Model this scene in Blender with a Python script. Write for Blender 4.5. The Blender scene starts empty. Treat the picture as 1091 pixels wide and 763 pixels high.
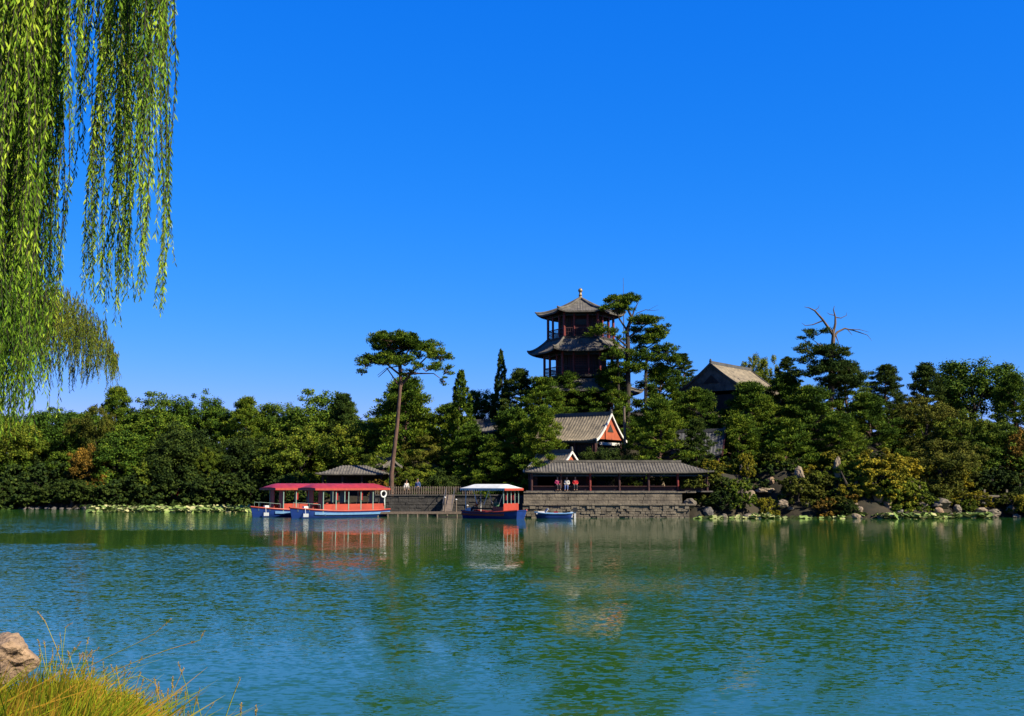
import bpy, math, random
import numpy as np
from mathutils import Vector, Matrix
random.seed(7); rng = np.random.default_rng(7)
sc = bpy.context.scene; C = sc.collection
R = math.radians
F = 1170.0; PITCH = math.atan((515-381.5)/F); CAMH = 3.1
SP, CP = math.sin(PITCH), math.cos(PITCH)

def P(px, py, Y):
    """photo pixel + distance -> world point"""
    xv = (px-545.5)/F; yv = (381.5-py)/F
    yy = CP-SP*yv; zz = SP+CP*yv; s = Y/yy
    return Vector((xv*s, Y, CAMH+zz*s))
def mpp(Y): return Y/F

# ------------------------------------------------------------------ helpers
def tag(o, label=None, cat=None, group=None, kind=None):
    if label: o['label'] = label
    if cat: o['category'] = cat
    if group: o['group'] = group
    if kind: o['kind'] = kind
    return o
def empty(name, loc, rz=0, label=None, cat=None, group=None):
    o = bpy.data.objects.new(name, None); C.objects.link(o)
    o.location = loc; o.rotation_euler = (0, 0, rz); o.empty_display_size = .3
    return tag(o, label, cat, group)
def link(name, me, parent=None, loc=(0, 0, 0), rz=0):
    o = bpy.data.objects.new(name, me); C.objects.link(o)
    o.location = loc; o.rotation_euler = (0, 0, rz)
    if parent: o.parent = parent
    return o
def fast_mesh(name, V, k, mat, smooth=False):
    """V: (n*k,3) vertices, each run of k = one face"""
    V = np.asarray(V, dtype=np.float32); n = len(V)//k
    me = bpy.data.meshes.new(name)
    me.vertices.add(n*k); me.vertices.foreach_set('co', V.ravel())
    me.loops.add(n*k); me.loops.foreach_set('vertex_index', np.arange(n*k, dtype=np.int32))
    me.polygons.add(n)
    me.polygons.foreach_set('loop_start', np.arange(n, dtype=np.int32)*k)
    me.polygons.foreach_set('loop_total', np.full(n, k, dtype=np.int32))
    me.update(calc_edges=True); me.materials.append(mat)
    return me
class MB:
    def __init__(s): s.v = []; s.f = []; s.sm = []
    def add(s, vs, fs, smooth=False):
        b = len(s.v); s.v += [tuple(v) for v in vs]; s.f += [tuple(b+i for i in f) for f in fs]; s.sm += [smooth]*len(fs); return s
    def box(s, c, d, rz=0, rx=0, ry=0, taper=1.0):
        M = Matrix.Translation(c) @ Matrix.Rotation(rz, 4, 'Z') @ Matrix.Rotation(ry, 4, 'Y') @ Matrix.Rotation(rx, 4, 'X')
        vs = []
        for z in (-.5, .5):
            t = taper if z > 0 else 1
            for x, y in ((-.5, -.5), (.5, -.5), (.5, .5), (-.5, .5)): vs.append(M @ Vector((x*d[0]*t, y*d[1]*t, z*d[2])))
        return s.add(vs, [(3, 2, 1, 0), (4, 5, 6, 7), (0, 1, 5, 4), (1, 2, 6, 5), (2, 3, 7, 6), (3, 0, 4, 7)])
    def tube(s, pts, rad, n=8, cap=True):
        pts = [Vector(p) for p in pts]
        if not hasattr(rad, '__len__'): rad = [rad]*len(pts)
        vs = []; fs = []; prev = None
        for i, p in enumerate(pts):
            d = (pts[min(i+1, len(pts)-1)]-pts[max(i-1, 0)]).normalized()
            a = d.cross(Vector((0, 0, 1)))
            if a.length < .05: a = d.cross(Vector((0, 1, 0)))
            if prev is not None:
                a2 = prev-d*prev.dot(d)
                if a2.length > .05: a = a2
            a.normalize(); prev = a; b = d.cross(a)
            for k in range(n):
                t = 2*math.pi*k/n; vs.append(p+(a*math.cos(t)+b*math.sin(t))*rad[i])
        for i in range(len(pts)-1):
            for k in range(n):
                k2 = (k+1) % n; fs.append((i*n+k, i*n+k2, (i+1)*n+k2, (i+1)*n+k))
        if cap: fs.append(tuple(range(n-1, -1, -1))); fs.append(tuple((len(pts)-1)*n+k for k in range(n)))
        return s.add(vs, fs, True)
    def lathe(s, prof, c=(0, 0, 0), n=16):
        vs = []; fs = []
        for r, z in prof:
            for k in range(n):
                t = 2*math.pi*k/n; vs.append((c[0]+r*math.cos(t), c[1]+r*math.sin(t), c[2]+z))
        for i in range(len(prof)-1):
            for k in range(n):
                k2 = (k+1) % n; fs.append((i*n+k, i*n+k2, (i+1)*n+k2, (i+1)*n+k))
        fs.append(tuple(range(n-1, -1, -1))); fs.append(tuple((len(prof)-1)*n+k for k in range(n)))
        return s.add(vs, fs, True)
    def grid(s, top, bot=None, smooth=True):
        """top: 2-D list of points; bot: same shape, closes into a slab"""
        ni, nj = len(top), len(top[0])
        vs = [p for r in top for p in r]; fs = []
        for i in range(ni-1):
            for j in range(nj-1): fs.append((i*nj+j, (i+1)*nj+j, (i+1)*nj+j+1, i*nj+j+1))
        if bot:
            o = ni*nj; vs += [p for r in bot for p in r]
            for i in range(ni-1):
                for j in range(nj-1): fs.append((o+i*nj+j, o+i*nj+j+1, o+(i+1)*nj+j+1, o+(i+1)*nj+j))
            for i in range(ni-1):
                fs.append((i*nj, o+i*nj, o+(i+1)*nj, (i+1)*nj)); a = i*nj+nj-1; fs.append((a, a+nj, o+a+nj, o+a))
            for j in range(nj-1):
                fs.append((j, j+1, o+j+1, o+j)); a = (ni-1)*nj+j; fs.append((a, o+a, o+a+1, a+1))
        return s.add(vs, fs, smooth)
    def build(s, name, mat, parent=None, loc=(0, 0, 0), rz=0):
        me = bpy.data.meshes.new(name); me.from_pydata(s.v, [], s.f); me.materials.append(mat)
        me.polygons.foreach_set('use_smooth', s.sm)
        me.update(); 
        try: me.set_sharp_from_angle(angle=R(40))
        except Exception: pass
        return link(name, me, parent, loc, rz)

# ------------------------------------------------------------------ materials
def newmat(name):
    m = bpy.data.materials.new(name); m.use_nodes = True
    nt = m.node_tree; return m, nt, nt.nodes['Principled BSDF'], nt.nodes['Material Output']
def N(nt, t, **k):
    n = nt.nodes.new(t)
    for a, b in k.items(): setattr(n, a, b)
    return n
def ramp(nt, fac, stops):
    r = N(nt, 'ShaderNodeValToRGB'); e = r.color_ramp.elements
    while len(e) < len(stops): e.new(.5)
    for i, (p, c) in enumerate(stops): e[i].position = p; e[i].color = (*c, 1)
    nt.links.new(fac, r.inputs[0]); return r.outputs[0]
def mat(name, c1, c2=None, scale=3, rough=.8, bump=0, bscale=None, spec=.3, metal=0, stretch=None, detail=5):
    c1 = tuple(x*.58 for x in c1); c2 = c2 and tuple(x*.58 for x in c2)
    m, nt, b, o = newmat(name)
    b.inputs['Roughness'].default_value = rough; b.inputs['Specular IOR Level'].default_value = spec; b.inputs['Metallic'].default_value = metal
    if c2 is None: c2 = tuple(x*.72 for x in c1)
    tc = N(nt, 'ShaderNodeTexCoord'); mp = N(nt, 'ShaderNodeMapping'); nt.links.new(tc.outputs['Object'], mp.inputs[0])
    if stretch: mp.inputs['Scale'].default_value = stretch
    no = N(nt, 'ShaderNodeTexNoise'); no.inputs['Scale'].default_value = scale; no.inputs['Detail'].default_value = detail; no.inputs['Roughness'].default_value = .65
    nt.links.new(mp.outputs[0], no.inputs['Vector'])
    nt.links.new(ramp(nt, no.outputs[0], [(.32, c2), (.66, c1)]), b.inputs['Base Color'])
    if bump:
        n2 = N(nt, 'ShaderNodeTexNoise'); n2.inputs['Scale'].default_value = bscale or scale*3; n2.inputs['Detail'].default_value = 6
        nt.links.new(mp.outputs[0], n2.inputs['Vector'])
        bp = N(nt, 'ShaderNodeBump'); bp.inputs['Strength'].default_value = 1; bp.inputs['Distance'].default_value = bump
        nt.links.new(n2.outputs[0], bp.inputs['Height']); nt.links.new(bp.outputs[0], b.inputs['Normal'])
    return m
def leafmat(name, c1, c2, c3=None, trans=.2, scale=.45):
    c1, c2, c3 = [c and tuple(x*.62 for x in c) for c in (c1, c2, c3)]
    """leaf colour varies per leaf and per clump"""
    m, nt, b, o = newmat(name)
    b.inputs['Roughness'].default_value = .8; b.inputs['Specular IOR Level'].default_value = .06
    g = N(nt, 'ShaderNodeNewGeometry'); tc = N(nt, 'ShaderNodeTexCoord')
    oi = N(nt, 'ShaderNodeObjectInfo')
    no = N(nt, 'ShaderNodeTexNoise'); no.inputs['Scale'].default_value = scale; no.inputs['Detail'].default_value = 3
    nt.links.new(tc.outputs['Object'], no.inputs['Vector'])
    a = N(nt, 'ShaderNodeMath', operation='MULTIPLY_ADD'); nt.links.new(g.outputs['Random Per Island'], a.inputs[0]); a.inputs[1].default_value = .45; nt.links.new(no.outputs[0], a.inputs[2])
    a2 = N(nt, 'ShaderNodeMath', operation='MULTIPLY_ADD'); nt.links.new(oi.outputs['Random'], a2.inputs[0]); a2.inputs[1].default_value = .16; nt.links.new(a.outputs[0], a2.inputs[2])
    col = ramp(nt, a2.outputs[0], [(.5, c2), (.85, c1), (1.0, c3 or c1)])
    nt.links.new(col, b.inputs['Base Color'])
    t = N(nt, 'ShaderNodeBsdfTranslucent'); nt.links.new(col, t.inputs[0])
    mx = N(nt, 'ShaderNodeMixShader'); mx.inputs[0].default_value = trans
    nt.links.new(b.outputs[0], mx.inputs[1]); nt.links.new(t.outputs[0], mx.inputs[2]); nt.links.new(mx.outputs[0], o.inputs[0])
    return m
M = {}
M['pine'] = leafmat('pine_needles', (.070, .130, .009), (.016, .038, .005), (.16, .20, .014), .05)
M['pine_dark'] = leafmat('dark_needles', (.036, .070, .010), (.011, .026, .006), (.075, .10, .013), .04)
M['broad'] = leafmat('broad_leaf', (.054, .110, .009), (.012, .032, .005), (.125, .175, .014), .08)
M['olive'] = leafmat('olive_leaf', (.078, .092, .010), (.025, .036, .006), (.13, .125, .016), .10)
M['light'] = leafmat('light_leaf', (.100, .148, .012), (.030, .056, .007), (.19, .21, .018), .15)
M['yellow'] = leafmat('yellow_leaf', (.22, .20, .015), (.075, .09, .010), (.32, .24, .016), .15)
M['orange'] = leafmat('autumn_leaf', (.17, .10, .015), (.07, .055, .010), (.28, .16, .02), .12)
M['willow'] = leafmat('willow_leaf', (.18, .32, .020), (.030, .085, .009), (.38, .50, .045), .27, 1.5)
M['grass'] = leafmat('grass_blade', (.34, .38, .016), (.06, .13, .008), (.52, .30, .03), .35, 4)
M['lotus'] = leafmat('lotus_leaf', (.22, .30, .08), (.09, .15, .04), (.45, .42, .20), .1, .8)
M['shade'] = leafmat('shade_painted_leaf', (.030, .055, .009), (.008, .018, .005), (.06, .085, .012), .05)  # deep shade under the trees put into the leaf colour
M['bark'] = mat('bark', (.06, .045, .035), (.025, .02, .016), 4, .95, .03, stretch=(1, 1, .25))
M['pinebark'] = mat('pine_bark', (.15, .08, .055), (.05, .03, .022), 3, .9, .04, stretch=(1, 1, .3))
M['deadwood'] = mat('dead_wood', (.15, .105, .075), (.06, .045, .035), 5, .9, .02, stretch=(1, 1, .3))
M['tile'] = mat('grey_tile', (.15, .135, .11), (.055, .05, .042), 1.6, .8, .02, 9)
M['tiletan'] = mat('sunlit_tan_tile', (.29, .235, .155), (.10, .085, .06), 1.8, .85, .02, 9)  # sunlight on the roof slopes put into the tile colour
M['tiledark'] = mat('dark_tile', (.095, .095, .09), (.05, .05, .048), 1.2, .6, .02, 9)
M['white'] = mat('white_trim', (.74, .71, .64), (.5, .48, .43), 3, .7)
M['red'] = mat('red_lacquer', (.22, .022, .015), (.10, .013, .010), 2, .55, .01)
M['brick'] = mat('red_gable', (.42, .095, .035), (.28, .06, .025), 2, .8, .01)
M['darkred'] = mat('dark_and_shaded_red', (.055, .012, .010), (.03, .008, .007), 2, .6)  # dark red; on columns the shade is put into the colour
M['beam'] = mat('painted_beam', (.03, .06, .09), (.02, .035, .03), 7, .6)
M['darkwood'] = mat('dark_wood', (.035, .028, .024), (.018, .015, .013), 3, .8)
M['wood'] = mat('weathered_wood', (.20, .15, .11), (.09, .07, .05), 4, .85, .01, stretch=(1, 5, 5))
M['gold'] = mat('finial_brass', (.34, .25, .12), (.2, .14, .07), 5, .45, metal=.4)
M['stone'] = mat('grey_stone', (.21, .175, .125), (.085, .072, .055), 1.3, .9, .05, 6)
M['stonedark'] = mat('dark_stone', (.16, .145, .125), (.06, .055, .05), 1.5, .95, .05, 6)
M['darkwall'] = mat('dark_wall_stone', (.065, .06, .055), (.03, .028, .026), 1.5, .95, .05, 6)  # tree shade on the embankment put into the stone colour
M['rock'] = mat('tan_rock', (.34, .26, .17), (.11, .085, .06), 1.1, .95, .10, 5)
M['rockwarm'] = mat('warm_rock', (.36, .24, .14), (.15, .10, .07), 9, .95, .02, 30)
M['soil'] = mat('soil', (.040, .030, .016), (.014, .014, .007), .5, 1, .1, 2)
M['hullblue'] = mat('blue_hull', (.012, .045, .22), (.009, .03, .15), 2, .4)
M['stripe'] = mat('light_blue_stripe', (.16, .32, .52), (.10, .22, .42), 3, .45)
M['boatred'] = mat('boat_red', (.42, .06, .032), (.30, .04, .024), 2, .45)
M['roofred'] = mat('boat_roof_red', (.36, .025, .035), (.20, .018, .025), 1.6, .5)
M['boatgreen'] = mat('boat_post', (.20, .30, .25), (.13, .2, .17), 3, .5)
M['cloth'] = mat('red_cloth', (.50, .03, .03), (.3, .02, .02), 4, .9)
M['awning'] = mat('white_awning', (.72, .74, .72), (.5, .52, .5), 2, .7)
M['boatwhite'] = mat('boat_white', (.62, .62, .6), (.6, .6, .58), 5, .5)
M['glass'] = mat('dark_glass', (.03, .04, .045), (.02, .025, .03), 3, .08, spec=.6)
M['black'] = mat('black_rubber', (.02, .02, .02), (.012, .012, .012), 3, .5)
M['metal'] = mat('grey_metal', (.25, .25, .25), (.16, .16, .16), 4, .4, metal=.7)
M['skin'] = mat('skin', (.45, .26, .17), (.38, .21, .13), 5, .6)
M['hair'] = mat('hair', (.015, .012, .01), None, 20, .5)
for nm, c in (('orange', (.85, .17, .07)), ('red', (.62, .02, .03)), ('magenta', (.32, .02, .10)), ('pale', (.65, .62, .58)), ('blue', (.07, .12, .30)), ('dark', (.03, .03, .04)), ('green', (.08, .2, .1))):
    M['c_'+nm] = mat('cloth_'+nm, c, None, 6, .9)
M['hills'] = mat('mountain_slope', (.035, .050, .055), (.025, .035, .04), .02, 1)

# ------------------------------------------------------------------ terrain
def sm(t): t = min(1, max(0, t)); return t*t*(3-2*t)
def shore(x):
    s = 111-11*sm((x+1.5)/4)
    s += 21*sm((-20-x)/9)
    if x > 16: s += 1.6*math.sin(x*.33)+.7*math.sin(x*1.1+1)
    if x < -30: s += .8*math.sin(x*.4)
    return s
def gz(x, y):
    d = y-shore(x)
    n = .35*math.sin(x*.8+y*.3)+.25*math.sin(x*.37-y*.9)
    z = -2.2
    if y > 40:
        if x < 1.5 and x > -22: z = -2.2+4.0*sm((d+.2)/.9)
        elif x >= 1.5 and x < 15.8: z = -2.2+4.1*sm((d-1.6)/.6)
        else: z = -2.2+2.9*sm((d+1)/2)+1.3*sm((d-.5)/5)
        z += .25*n*sm((d-2)/5)
        z += (2.3+.8*n)*sm((d-1.2)/5)*sm((x-17)/3)*sm((46-x)/10)
        k = sm((d-7)/12)
        z += k*(7.4*math.exp(-((x-8)/11)**2/2-((y-128)/8.5)**2/2)+6.4*math.exp(-((x-26)/10)**2/2-((y-128)/9)**2/2)+3.2*sm((x-20)/15)*math.exp(-((y-130)/22)**2/2))
    else:
        e = 4.0+5.6*sm((-1.3-x)/1.3)+.3*math.sin(x*1.3)        # the bank at the photographer's feet
        z = -2.2+3.75*sm((e-y)/2.6+.18)
        if z > .5: z += .06*math.sin(x*3+y*2)
    return z
xs = sorted(set([round(v, 2) for v in np.arange(-90, 90, 1.0)]+[round(v, 2) for v in np.arange(-9, 4, .3)]+[-3500, -2000, -1000, -500, -300, -200, -150, -120, -100, 100, 120, 150, 200, 300, 500, 1000, 2000, 3500]))
ys = sorted(set([round(v, 2) for v in np.arange(-3, 14, .4)]+[round(v, 2) for v in np.arange(88, 175, .8)]+[-300, -100, -40, -15, 20, 40, 60, 75, 180, 200, 240, 300, 500, 900, 1600, 3000, 5000]))
g = MB(); g.grid([[(x, y, gz(x, y)) for y in ys] for x in xs])
ground = g.build('ground', M['soil']); tag(ground, kind='structure')

wm, nt, b, o = newmat('lake_water')
b.inputs['Base Color'].default_value = (.011, .046, .008, 1); b.inputs['Roughness'].default_value = .04; b.inputs['IOR'].default_value = 1.33
tc = N(nt, 'ShaderNodeTexCoord')
def wnoise(scale, st, rot=0, det=3):
    mp = N(nt, 'ShaderNodeMapping'); mp.inputs['Scale'].default_value = st; mp.inputs['Rotation'].default_value = (0, 0, rot)
    nt.links.new(tc.outputs['Object'], mp.inputs[0])
    n = N(nt, 'ShaderNodeTexNoise'); n.inputs['Scale'].default_value = scale; n.inputs['Detail'].default_value = det; n.inputs['Roughness'].default_value = .55
    nt.links.new(mp.outputs[0], n.inputs['Vector']); return n.outputs[0]
def mth(op, a, bb, c=None):
    n = N(nt, 'ShaderNodeMath', operation=op)
    for i, q in enumerate((a, bb, c)):
        if q is None: continue
        if hasattr(q, 'links'): nt.links.new(q, n.inputs[i])
        else: n.inputs[i].default_value = q
    return n.outputs[0]
sx_ = N(nt, 'ShaderNodeSeparateXYZ'); nt.links.new(tc.outputs['Object'], sx_.inputs[0])
def mrange(v, a0, a1, b0, b1):
    n = N(nt, 'ShaderNodeMapRange', interpolation_type='SMOOTHSTEP'); nt.links.new(v, n.inputs[0])
    for i, q in enumerate((a0, a1, b0, b1)): n.inputs[i+1].default_value = q
    return n.outputs[0]
# wind: calm water under the banks, ruffled where the breeze reaches it
yw = mth('MULTIPLY_ADD', mth('SUBTRACT', wnoise(.09, (1, 1, 1), .3, 3), .5), 34, sx_.outputs[1])
left = mrange(sx_.outputs[0], -16, -1, 1, 0)
calm_l = mth('MULTIPLY', mrange(yw, 50, 56, 0, 1), mrange(yw, 68, 74, 1, 0))
calm_r = mrange(yw, 25, 54, 0, 1)
calm = mth('ADD', mth('MULTIPLY', left, calm_l), mth('MULTIPLY', mth('SUBTRACT', 1, left), calm_r))
amp = mth('MULTIPLY_ADD', calm, -.90, 1.0)
# ripple slopes straight from vector noise (holds its strength at any distance)
def vnoise(scale, st, rot, det):
    mp = N(nt, 'ShaderNodeMapping'); mp.inputs['Scale'].default_value = st; mp.inputs['Rotation'].default_value = (0, 0, rot)
    nt.links.new(tc.outputs['Object'], mp.inputs[0])
    n = N(nt, 'ShaderNodeTexNoise'); n.inputs['Scale'].default_value = scale; n.inputs['Detail'].default_value = det; n.inputs['Roughness'].default_value = .5
    nt.links.new(mp.outputs[0], n.inputs['Vector'])
    q = N(nt, 'ShaderNodeVectorMath', operation='SUBTRACT'); nt.links.new(n.outputs['Color'], q.inputs[0]); q.inputs[1].default_value = (.5, .5, .5); return q.outputs[0]
def vscale(v, k):
    q = N(nt, 'ShaderNodeVectorMath', operation='MULTIPLY'); nt.links.new(v, q.inputs[0])
    q.inputs[1].default_value = k; return q.outputs[0]
def vadd(a_, b_):
    q = N(nt, 'ShaderNodeVectorMath', operation='ADD'); nt.links.new(a_, q.inputs[0]); nt.links.new(b_, q.inputs[1]); return q.outputs[0]
sl = vadd(vadd(vscale(vnoise(10.0, (.7, 1.1, 1), .10, 2), (.30, .62, 0)), vscale(vnoise(3.2, (.6, 1.15, 1), -.12, 2), (.15, .32, 0))), vscale(vnoise(.6, (.5, 1.2, 1), .15, 2), (.04, .095, 0)))
q = N(nt, 'ShaderNodeVectorMath', operation='SCALE'); nt.links.new(sl, q.inputs[0]); nt.links.new(amp, q.inputs['Scale'])
# slopes tilting away from the near bank are clamped to shape the reflections
mn = N(nt, 'ShaderNodeVectorMath', operation='MINIMUM'); nt.links.new(q.outputs[0], mn.inputs[0]); mn.inputs[1].default_value = (1, .012, 1)
up1 = N(nt, 'ShaderNodeVectorMath', operation='ADD'); nt.links.new(mn.outputs[0], up1.inputs[0]); up1.inputs[1].default_value = (0, 0, 1)
up2 = N(nt, 'ShaderNodeVectorMath', operation='NORMALIZE'); nt.links.new(up1.outputs[0], up2.inputs[0]); nt.links.new(up2.outputs[0], b.inputs['Normal'])
w = MB(); w.grid([[(x, y, 0) for y in (-250, 0, 60, 130, 300)] for x in (-500, -60, 60, 500)])
tag(w.build('water', wm), kind='structure')

mt = MB(); pk = P(1230, 330, 900)
mt.grid([[(x, y, (pk.z*math.exp(-((x-pk.x)/95)**2)+14*math.sin(x*.05)+6*math.sin(x*.13+1))*max(0, 1-abs(y-900)/160)-2) for y in np.linspace(740, 1060, 18)] for x in np.linspace(pk.x-150, pk.x+600, 60)])
tag(mt.build('hills', M['hills']), kind='structure')

# ------------------------------------------------------------------ foliage generators
def unit(v): return v/np.maximum(np.linalg.norm(v, axis=1, keepdims=True), 1e-6)
def quads(c, d, n, L, Wd):
    """diamond leaves: centre, long direction, normal, length, width"""
    d = unit(d); s = unit(np.cross(d, n)); L = np.asarray(L).reshape(-1, 1); Wd = np.asarray(Wd).reshape(-1, 1)
    return np.stack([c-d*L*.5, c+s*Wd*.5, c+d*L*.5, c-s*Wd*.5], 1).reshape(-1, 3)
def clump(c, r, n, L=.26, kind='broad'):
    """leaves of one clump; c centre, r=(rx,ry,rz)"""
    u = unit(rng.normal(size=(n, 3))); rad = rng.random((n, 1))**.45
    r = np.array(r); p = np.array(c)+u*rad*r*(1+.25*rng.normal(size=(n, 1))*.6)
    ln = L*(.6+.8*rng.random(n))
    if kind == 'needle':
        d = u*np.array([1, 1, .5])+rng.normal(size=(n, 3))*.45+np.array([0, 0, .75])
        nn = rng.normal(size=(n, 3))+u
        return quads(p, d, nn, ln, ln*.36)
    nn = u*.9+rng.normal(size=(n, 3))*.5+np.array([0, 0, .35])
    d = np.cross(nn, rng.normal(size=(n, 3)))
    return quads(p, d, nn, ln, ln*.62)
def limb(mb, a, b_, r0, r1, sag=.1, n=5):
    a, b_ = Vector(a), Vector(b_); L = (b_-a).length
    pts = []
    for i in range(n+1):
        t = i/n; p = a.lerp(b_, t); p.z += math.sin(math.pi*t)*sag*L
        if 0 < i < n: p += Vector((random.uniform(-1, 1), random.uniform(-1, 1), random.uniform(-.5, .5)))*L*.035
        pts.append(p)
    mb.tube(pts, [r0+(r1-r0)*i/n for i in range(n+1)], 6)
    return pts
def proto(kind, seed, H=12.0, Wd=9.0, leaf='broad', nleaf=15000, low=.12, LS=.26, bark='bark'):
    """unit tree of height H, crown width Wd, origin at foot -> (crown mesh, trunk mesh, H, W)"""
    global rng
    rng = np.random.default_rng(seed); random.seed(seed)
    cl = []; T = MB()
    a = Wd/2
    top = H*{'broad': .72, 'bush': .6, 'pine': .88, 'spire': .93}[kind]
    sway = [(0, 0, -1.0), (0, 0, 0), (random.uniform(-.2, .2), random.uniform(-.2, .2), H*.3), (random.uniform(-.5, .5), random.uniform(-.4, .4), H*.6), (0, 0, top)]
    T.tube(sway, [.3, .26, .2, .14, .04], 8)
    if kind in ('broad', 'bush'):
        # a few unequal lobes, each carrying clumps
        lobes = [(0, 0, H*.66, a*.62, H*.30)]
        for k in range(11):
            an = k*2.4+random.uniform(-.4, .4); rr = a*random.uniform(.42, .66); z = H*random.uniform(low+.12, .76)
            lobes.append((rr*math.cos(an), rr*math.sin(an), z, a*random.uniform(.34, .5), H*random.uniform(.13, .21)))
        nc = 24 if kind == 'broad' else 16
        for (lx, ly, lz, lr, lh) in lobes:
            limb(T, (0, 0, max(.4, lz-H*.28)), (lx*.8, ly*.8, lz), .12, .03)
            for k in range(nc if lr < a*.55 else nc*3):
                u = rng.normal(size=3); u[2] = abs(u[2])*.9-.35; u /= np.linalg.norm(u)
                q = random.uniform(.72, 1.05)
                c = (lx+u[0]*lr*q, ly+u[1]*lr*q, lz+u[2]*lh*q)
                s = random.uniform(.5, 1.0)*H*.062
                cl.append((c, (s*1.2, s*1.2, s*.85)))
        k2 = 'leaf'
    elif kind == 'pine':
        n = 84
        for k in range(n):
            t = (k+.5)/n; z = H*(low+.02+(.95-low)*t)
            env = a*(1.0 if t < .4 else max(.12, 1-((t-.4)/.6)**1.6*.88))*(.8+.2*math.sin(k*1.7+seed))
            an = k*2.39996+random.uniform(-.3, .3); rr = env*random.uniform(.45, 1.0)
            x, y = rr*math.cos(an), rr*math.sin(an)
            if k % 2 == 0: limb(T, (0, 0, z-H*.06), (x, y, z), .07, .02, .02, 4)
            for j in range(4):
                px_, py_ = x+random.uniform(-.8, .8)*a*.2, y+random.uniform(-.8, .8)*a*.2
                s = random.uniform(.075, .13)*a*1.1
                cl.append(((px_, py_, z+random.uniform(-.22, .28)), (s*1.25, s*1.25, s*.6)))
        k2 = 'needle'
    elif kind == 'spire':
        n = 120
        for k in range(n):
            t = (k+.5)/n; z = H*(low+(.99-low)*t)
            env = a*(1-t)**.75*(.9 if t > .1 else .75)+.12
            an = k*2.39996+random.uniform(-.3, .3); rr = env*random.uniform(.45, 1.0)
            s = a*.2*(1-t*.6)
            cl.append(((rr*math.cos(an), rr*math.sin(an), z), (s*.8, s*.8, s*1.25)))
        k2 = 'needle'
    tot = sum(c[1][0]**2 for c in cl)
    V = [clump(c, r, max(12, int(nleaf*r[0]**2/tot)), LS, k2) for c, r in cl]
    return fast_mesh(leaf+'_crown', np.concatenate(V), 4, M[leaf]), T, H, Wd, bark
PROTO = {}
def getp(key, *a, **k):
    cm, T, H, W_, bark = proto(*a, **k)
    me = bpy.data.meshes.new('trunk'); me.from_pydata(T.v, [], T.f); me.materials.append(M[bark]); me.polygons.foreach_set('use_smooth', T.sm); me.update()
    PROTO[key] = (cm, me, H, W_)
getp('low0', 'broad', 17, 12, 9, 'shade', 42000, low=.0, LS=.20)
for i in range(3): getp('dark%d' % i, 'broad', 11+i, 12, 9, 'broad', 48000, low=.02, LS=.20)
for i in range(2): getp('light%d' % i, 'broad', 21+i, 9, 9, 'light', 34000, low=.0, LS=.18)
for i in range(2): getp('olive%d' % i, 'broad', 31+i, 9, 9, 'olive', 34000, low=.0, LS=.18)
for i in range(4): getp('pine%d' % i, 'pine', 41+i, 12, 9.5, 'pine', 54000, low=.03, LS=.235, bark='pinebark')
for i in range(2): getp('pdark%d' % i, 'pine', 51+i, 12, 8, 'pine_dark', 46000, low=.03, LS=.235, bark='pinebark')
for i in range(2): getp('spire%d' % i, 'spire', 61+i, 13, 6, 'pine_dark' if i else 'pine', 26000, .03, .28)
getp('yellow0', 'broad', 71, 6, 6, 'yellow', 20000, low=0, LS=.17)
getp('orange0', 'broad', 72, 6, 5, 'orange', 14000, low=0, LS=.18)
getp('bigbush0', 'bush', 91, 6, 6.6, 'yellow', 26000, .0, .20); getp('bigbush1', 'bush', 92, 6, 6.6, 'light', 26000, .0, .20)
getp('shrubg0', 'bush', 81, 3, 3.6, 'light', 8500, .0, .16)
getp('shrubd0', 'bush', 82, 3, 3.6, 'olive', 8500, .0, .16)
getp('shruby0', 'bush', 83, 3, 3.6, 'yellow', 8500, .0, .16)
getp('shrubo0', 'bush', 84, 2, 2.4, 'orange', 5000, .0, .13)
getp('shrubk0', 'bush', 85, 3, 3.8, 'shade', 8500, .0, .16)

def hit(px, py, Y0=94, Y1=135):
    Y = Y0
    while Y < Y1:
        q = P(px, py, Y)
        if gz(q.x, Y) > q.z: break
        Y += .15
    return Y
def plant(key, px, top, wpx, Y, label, cat='tree', name=None, group=None, foot=None):
    cm, tm, H, W_ = PROTO[key]
    p = P(px, top, Y); z0 = gz(p.x, Y) if foot is None else P(px, foot, Y).z
    z0 = max(z0, -.1); s = wpx*mpp(Y)/W_
    hgt = max(.8, p.z-z0, .88*s*H); z0 = p.z-hgt
    nm = name or {'pine': 'pine_tree', 'pdar': 'pine_tree', 'spir': 'conifer_tree', 'shru': 'shrub', 'bigb': 'shrub'}.get(key[:4], 'broadleaf_tree')
    e = empty(nm, (p.x, Y, z0-.15), random.uniform(0, 6.28), label, cat, group)
    e.scale = (s, s, hgt/(H*.97))
    link('trunk', tm, e); link('crown', cm, e)
    return e
BG = 'trees massed behind the left shore'
FILL = 'dark green tree deep in the wood behind the left shore'
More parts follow.
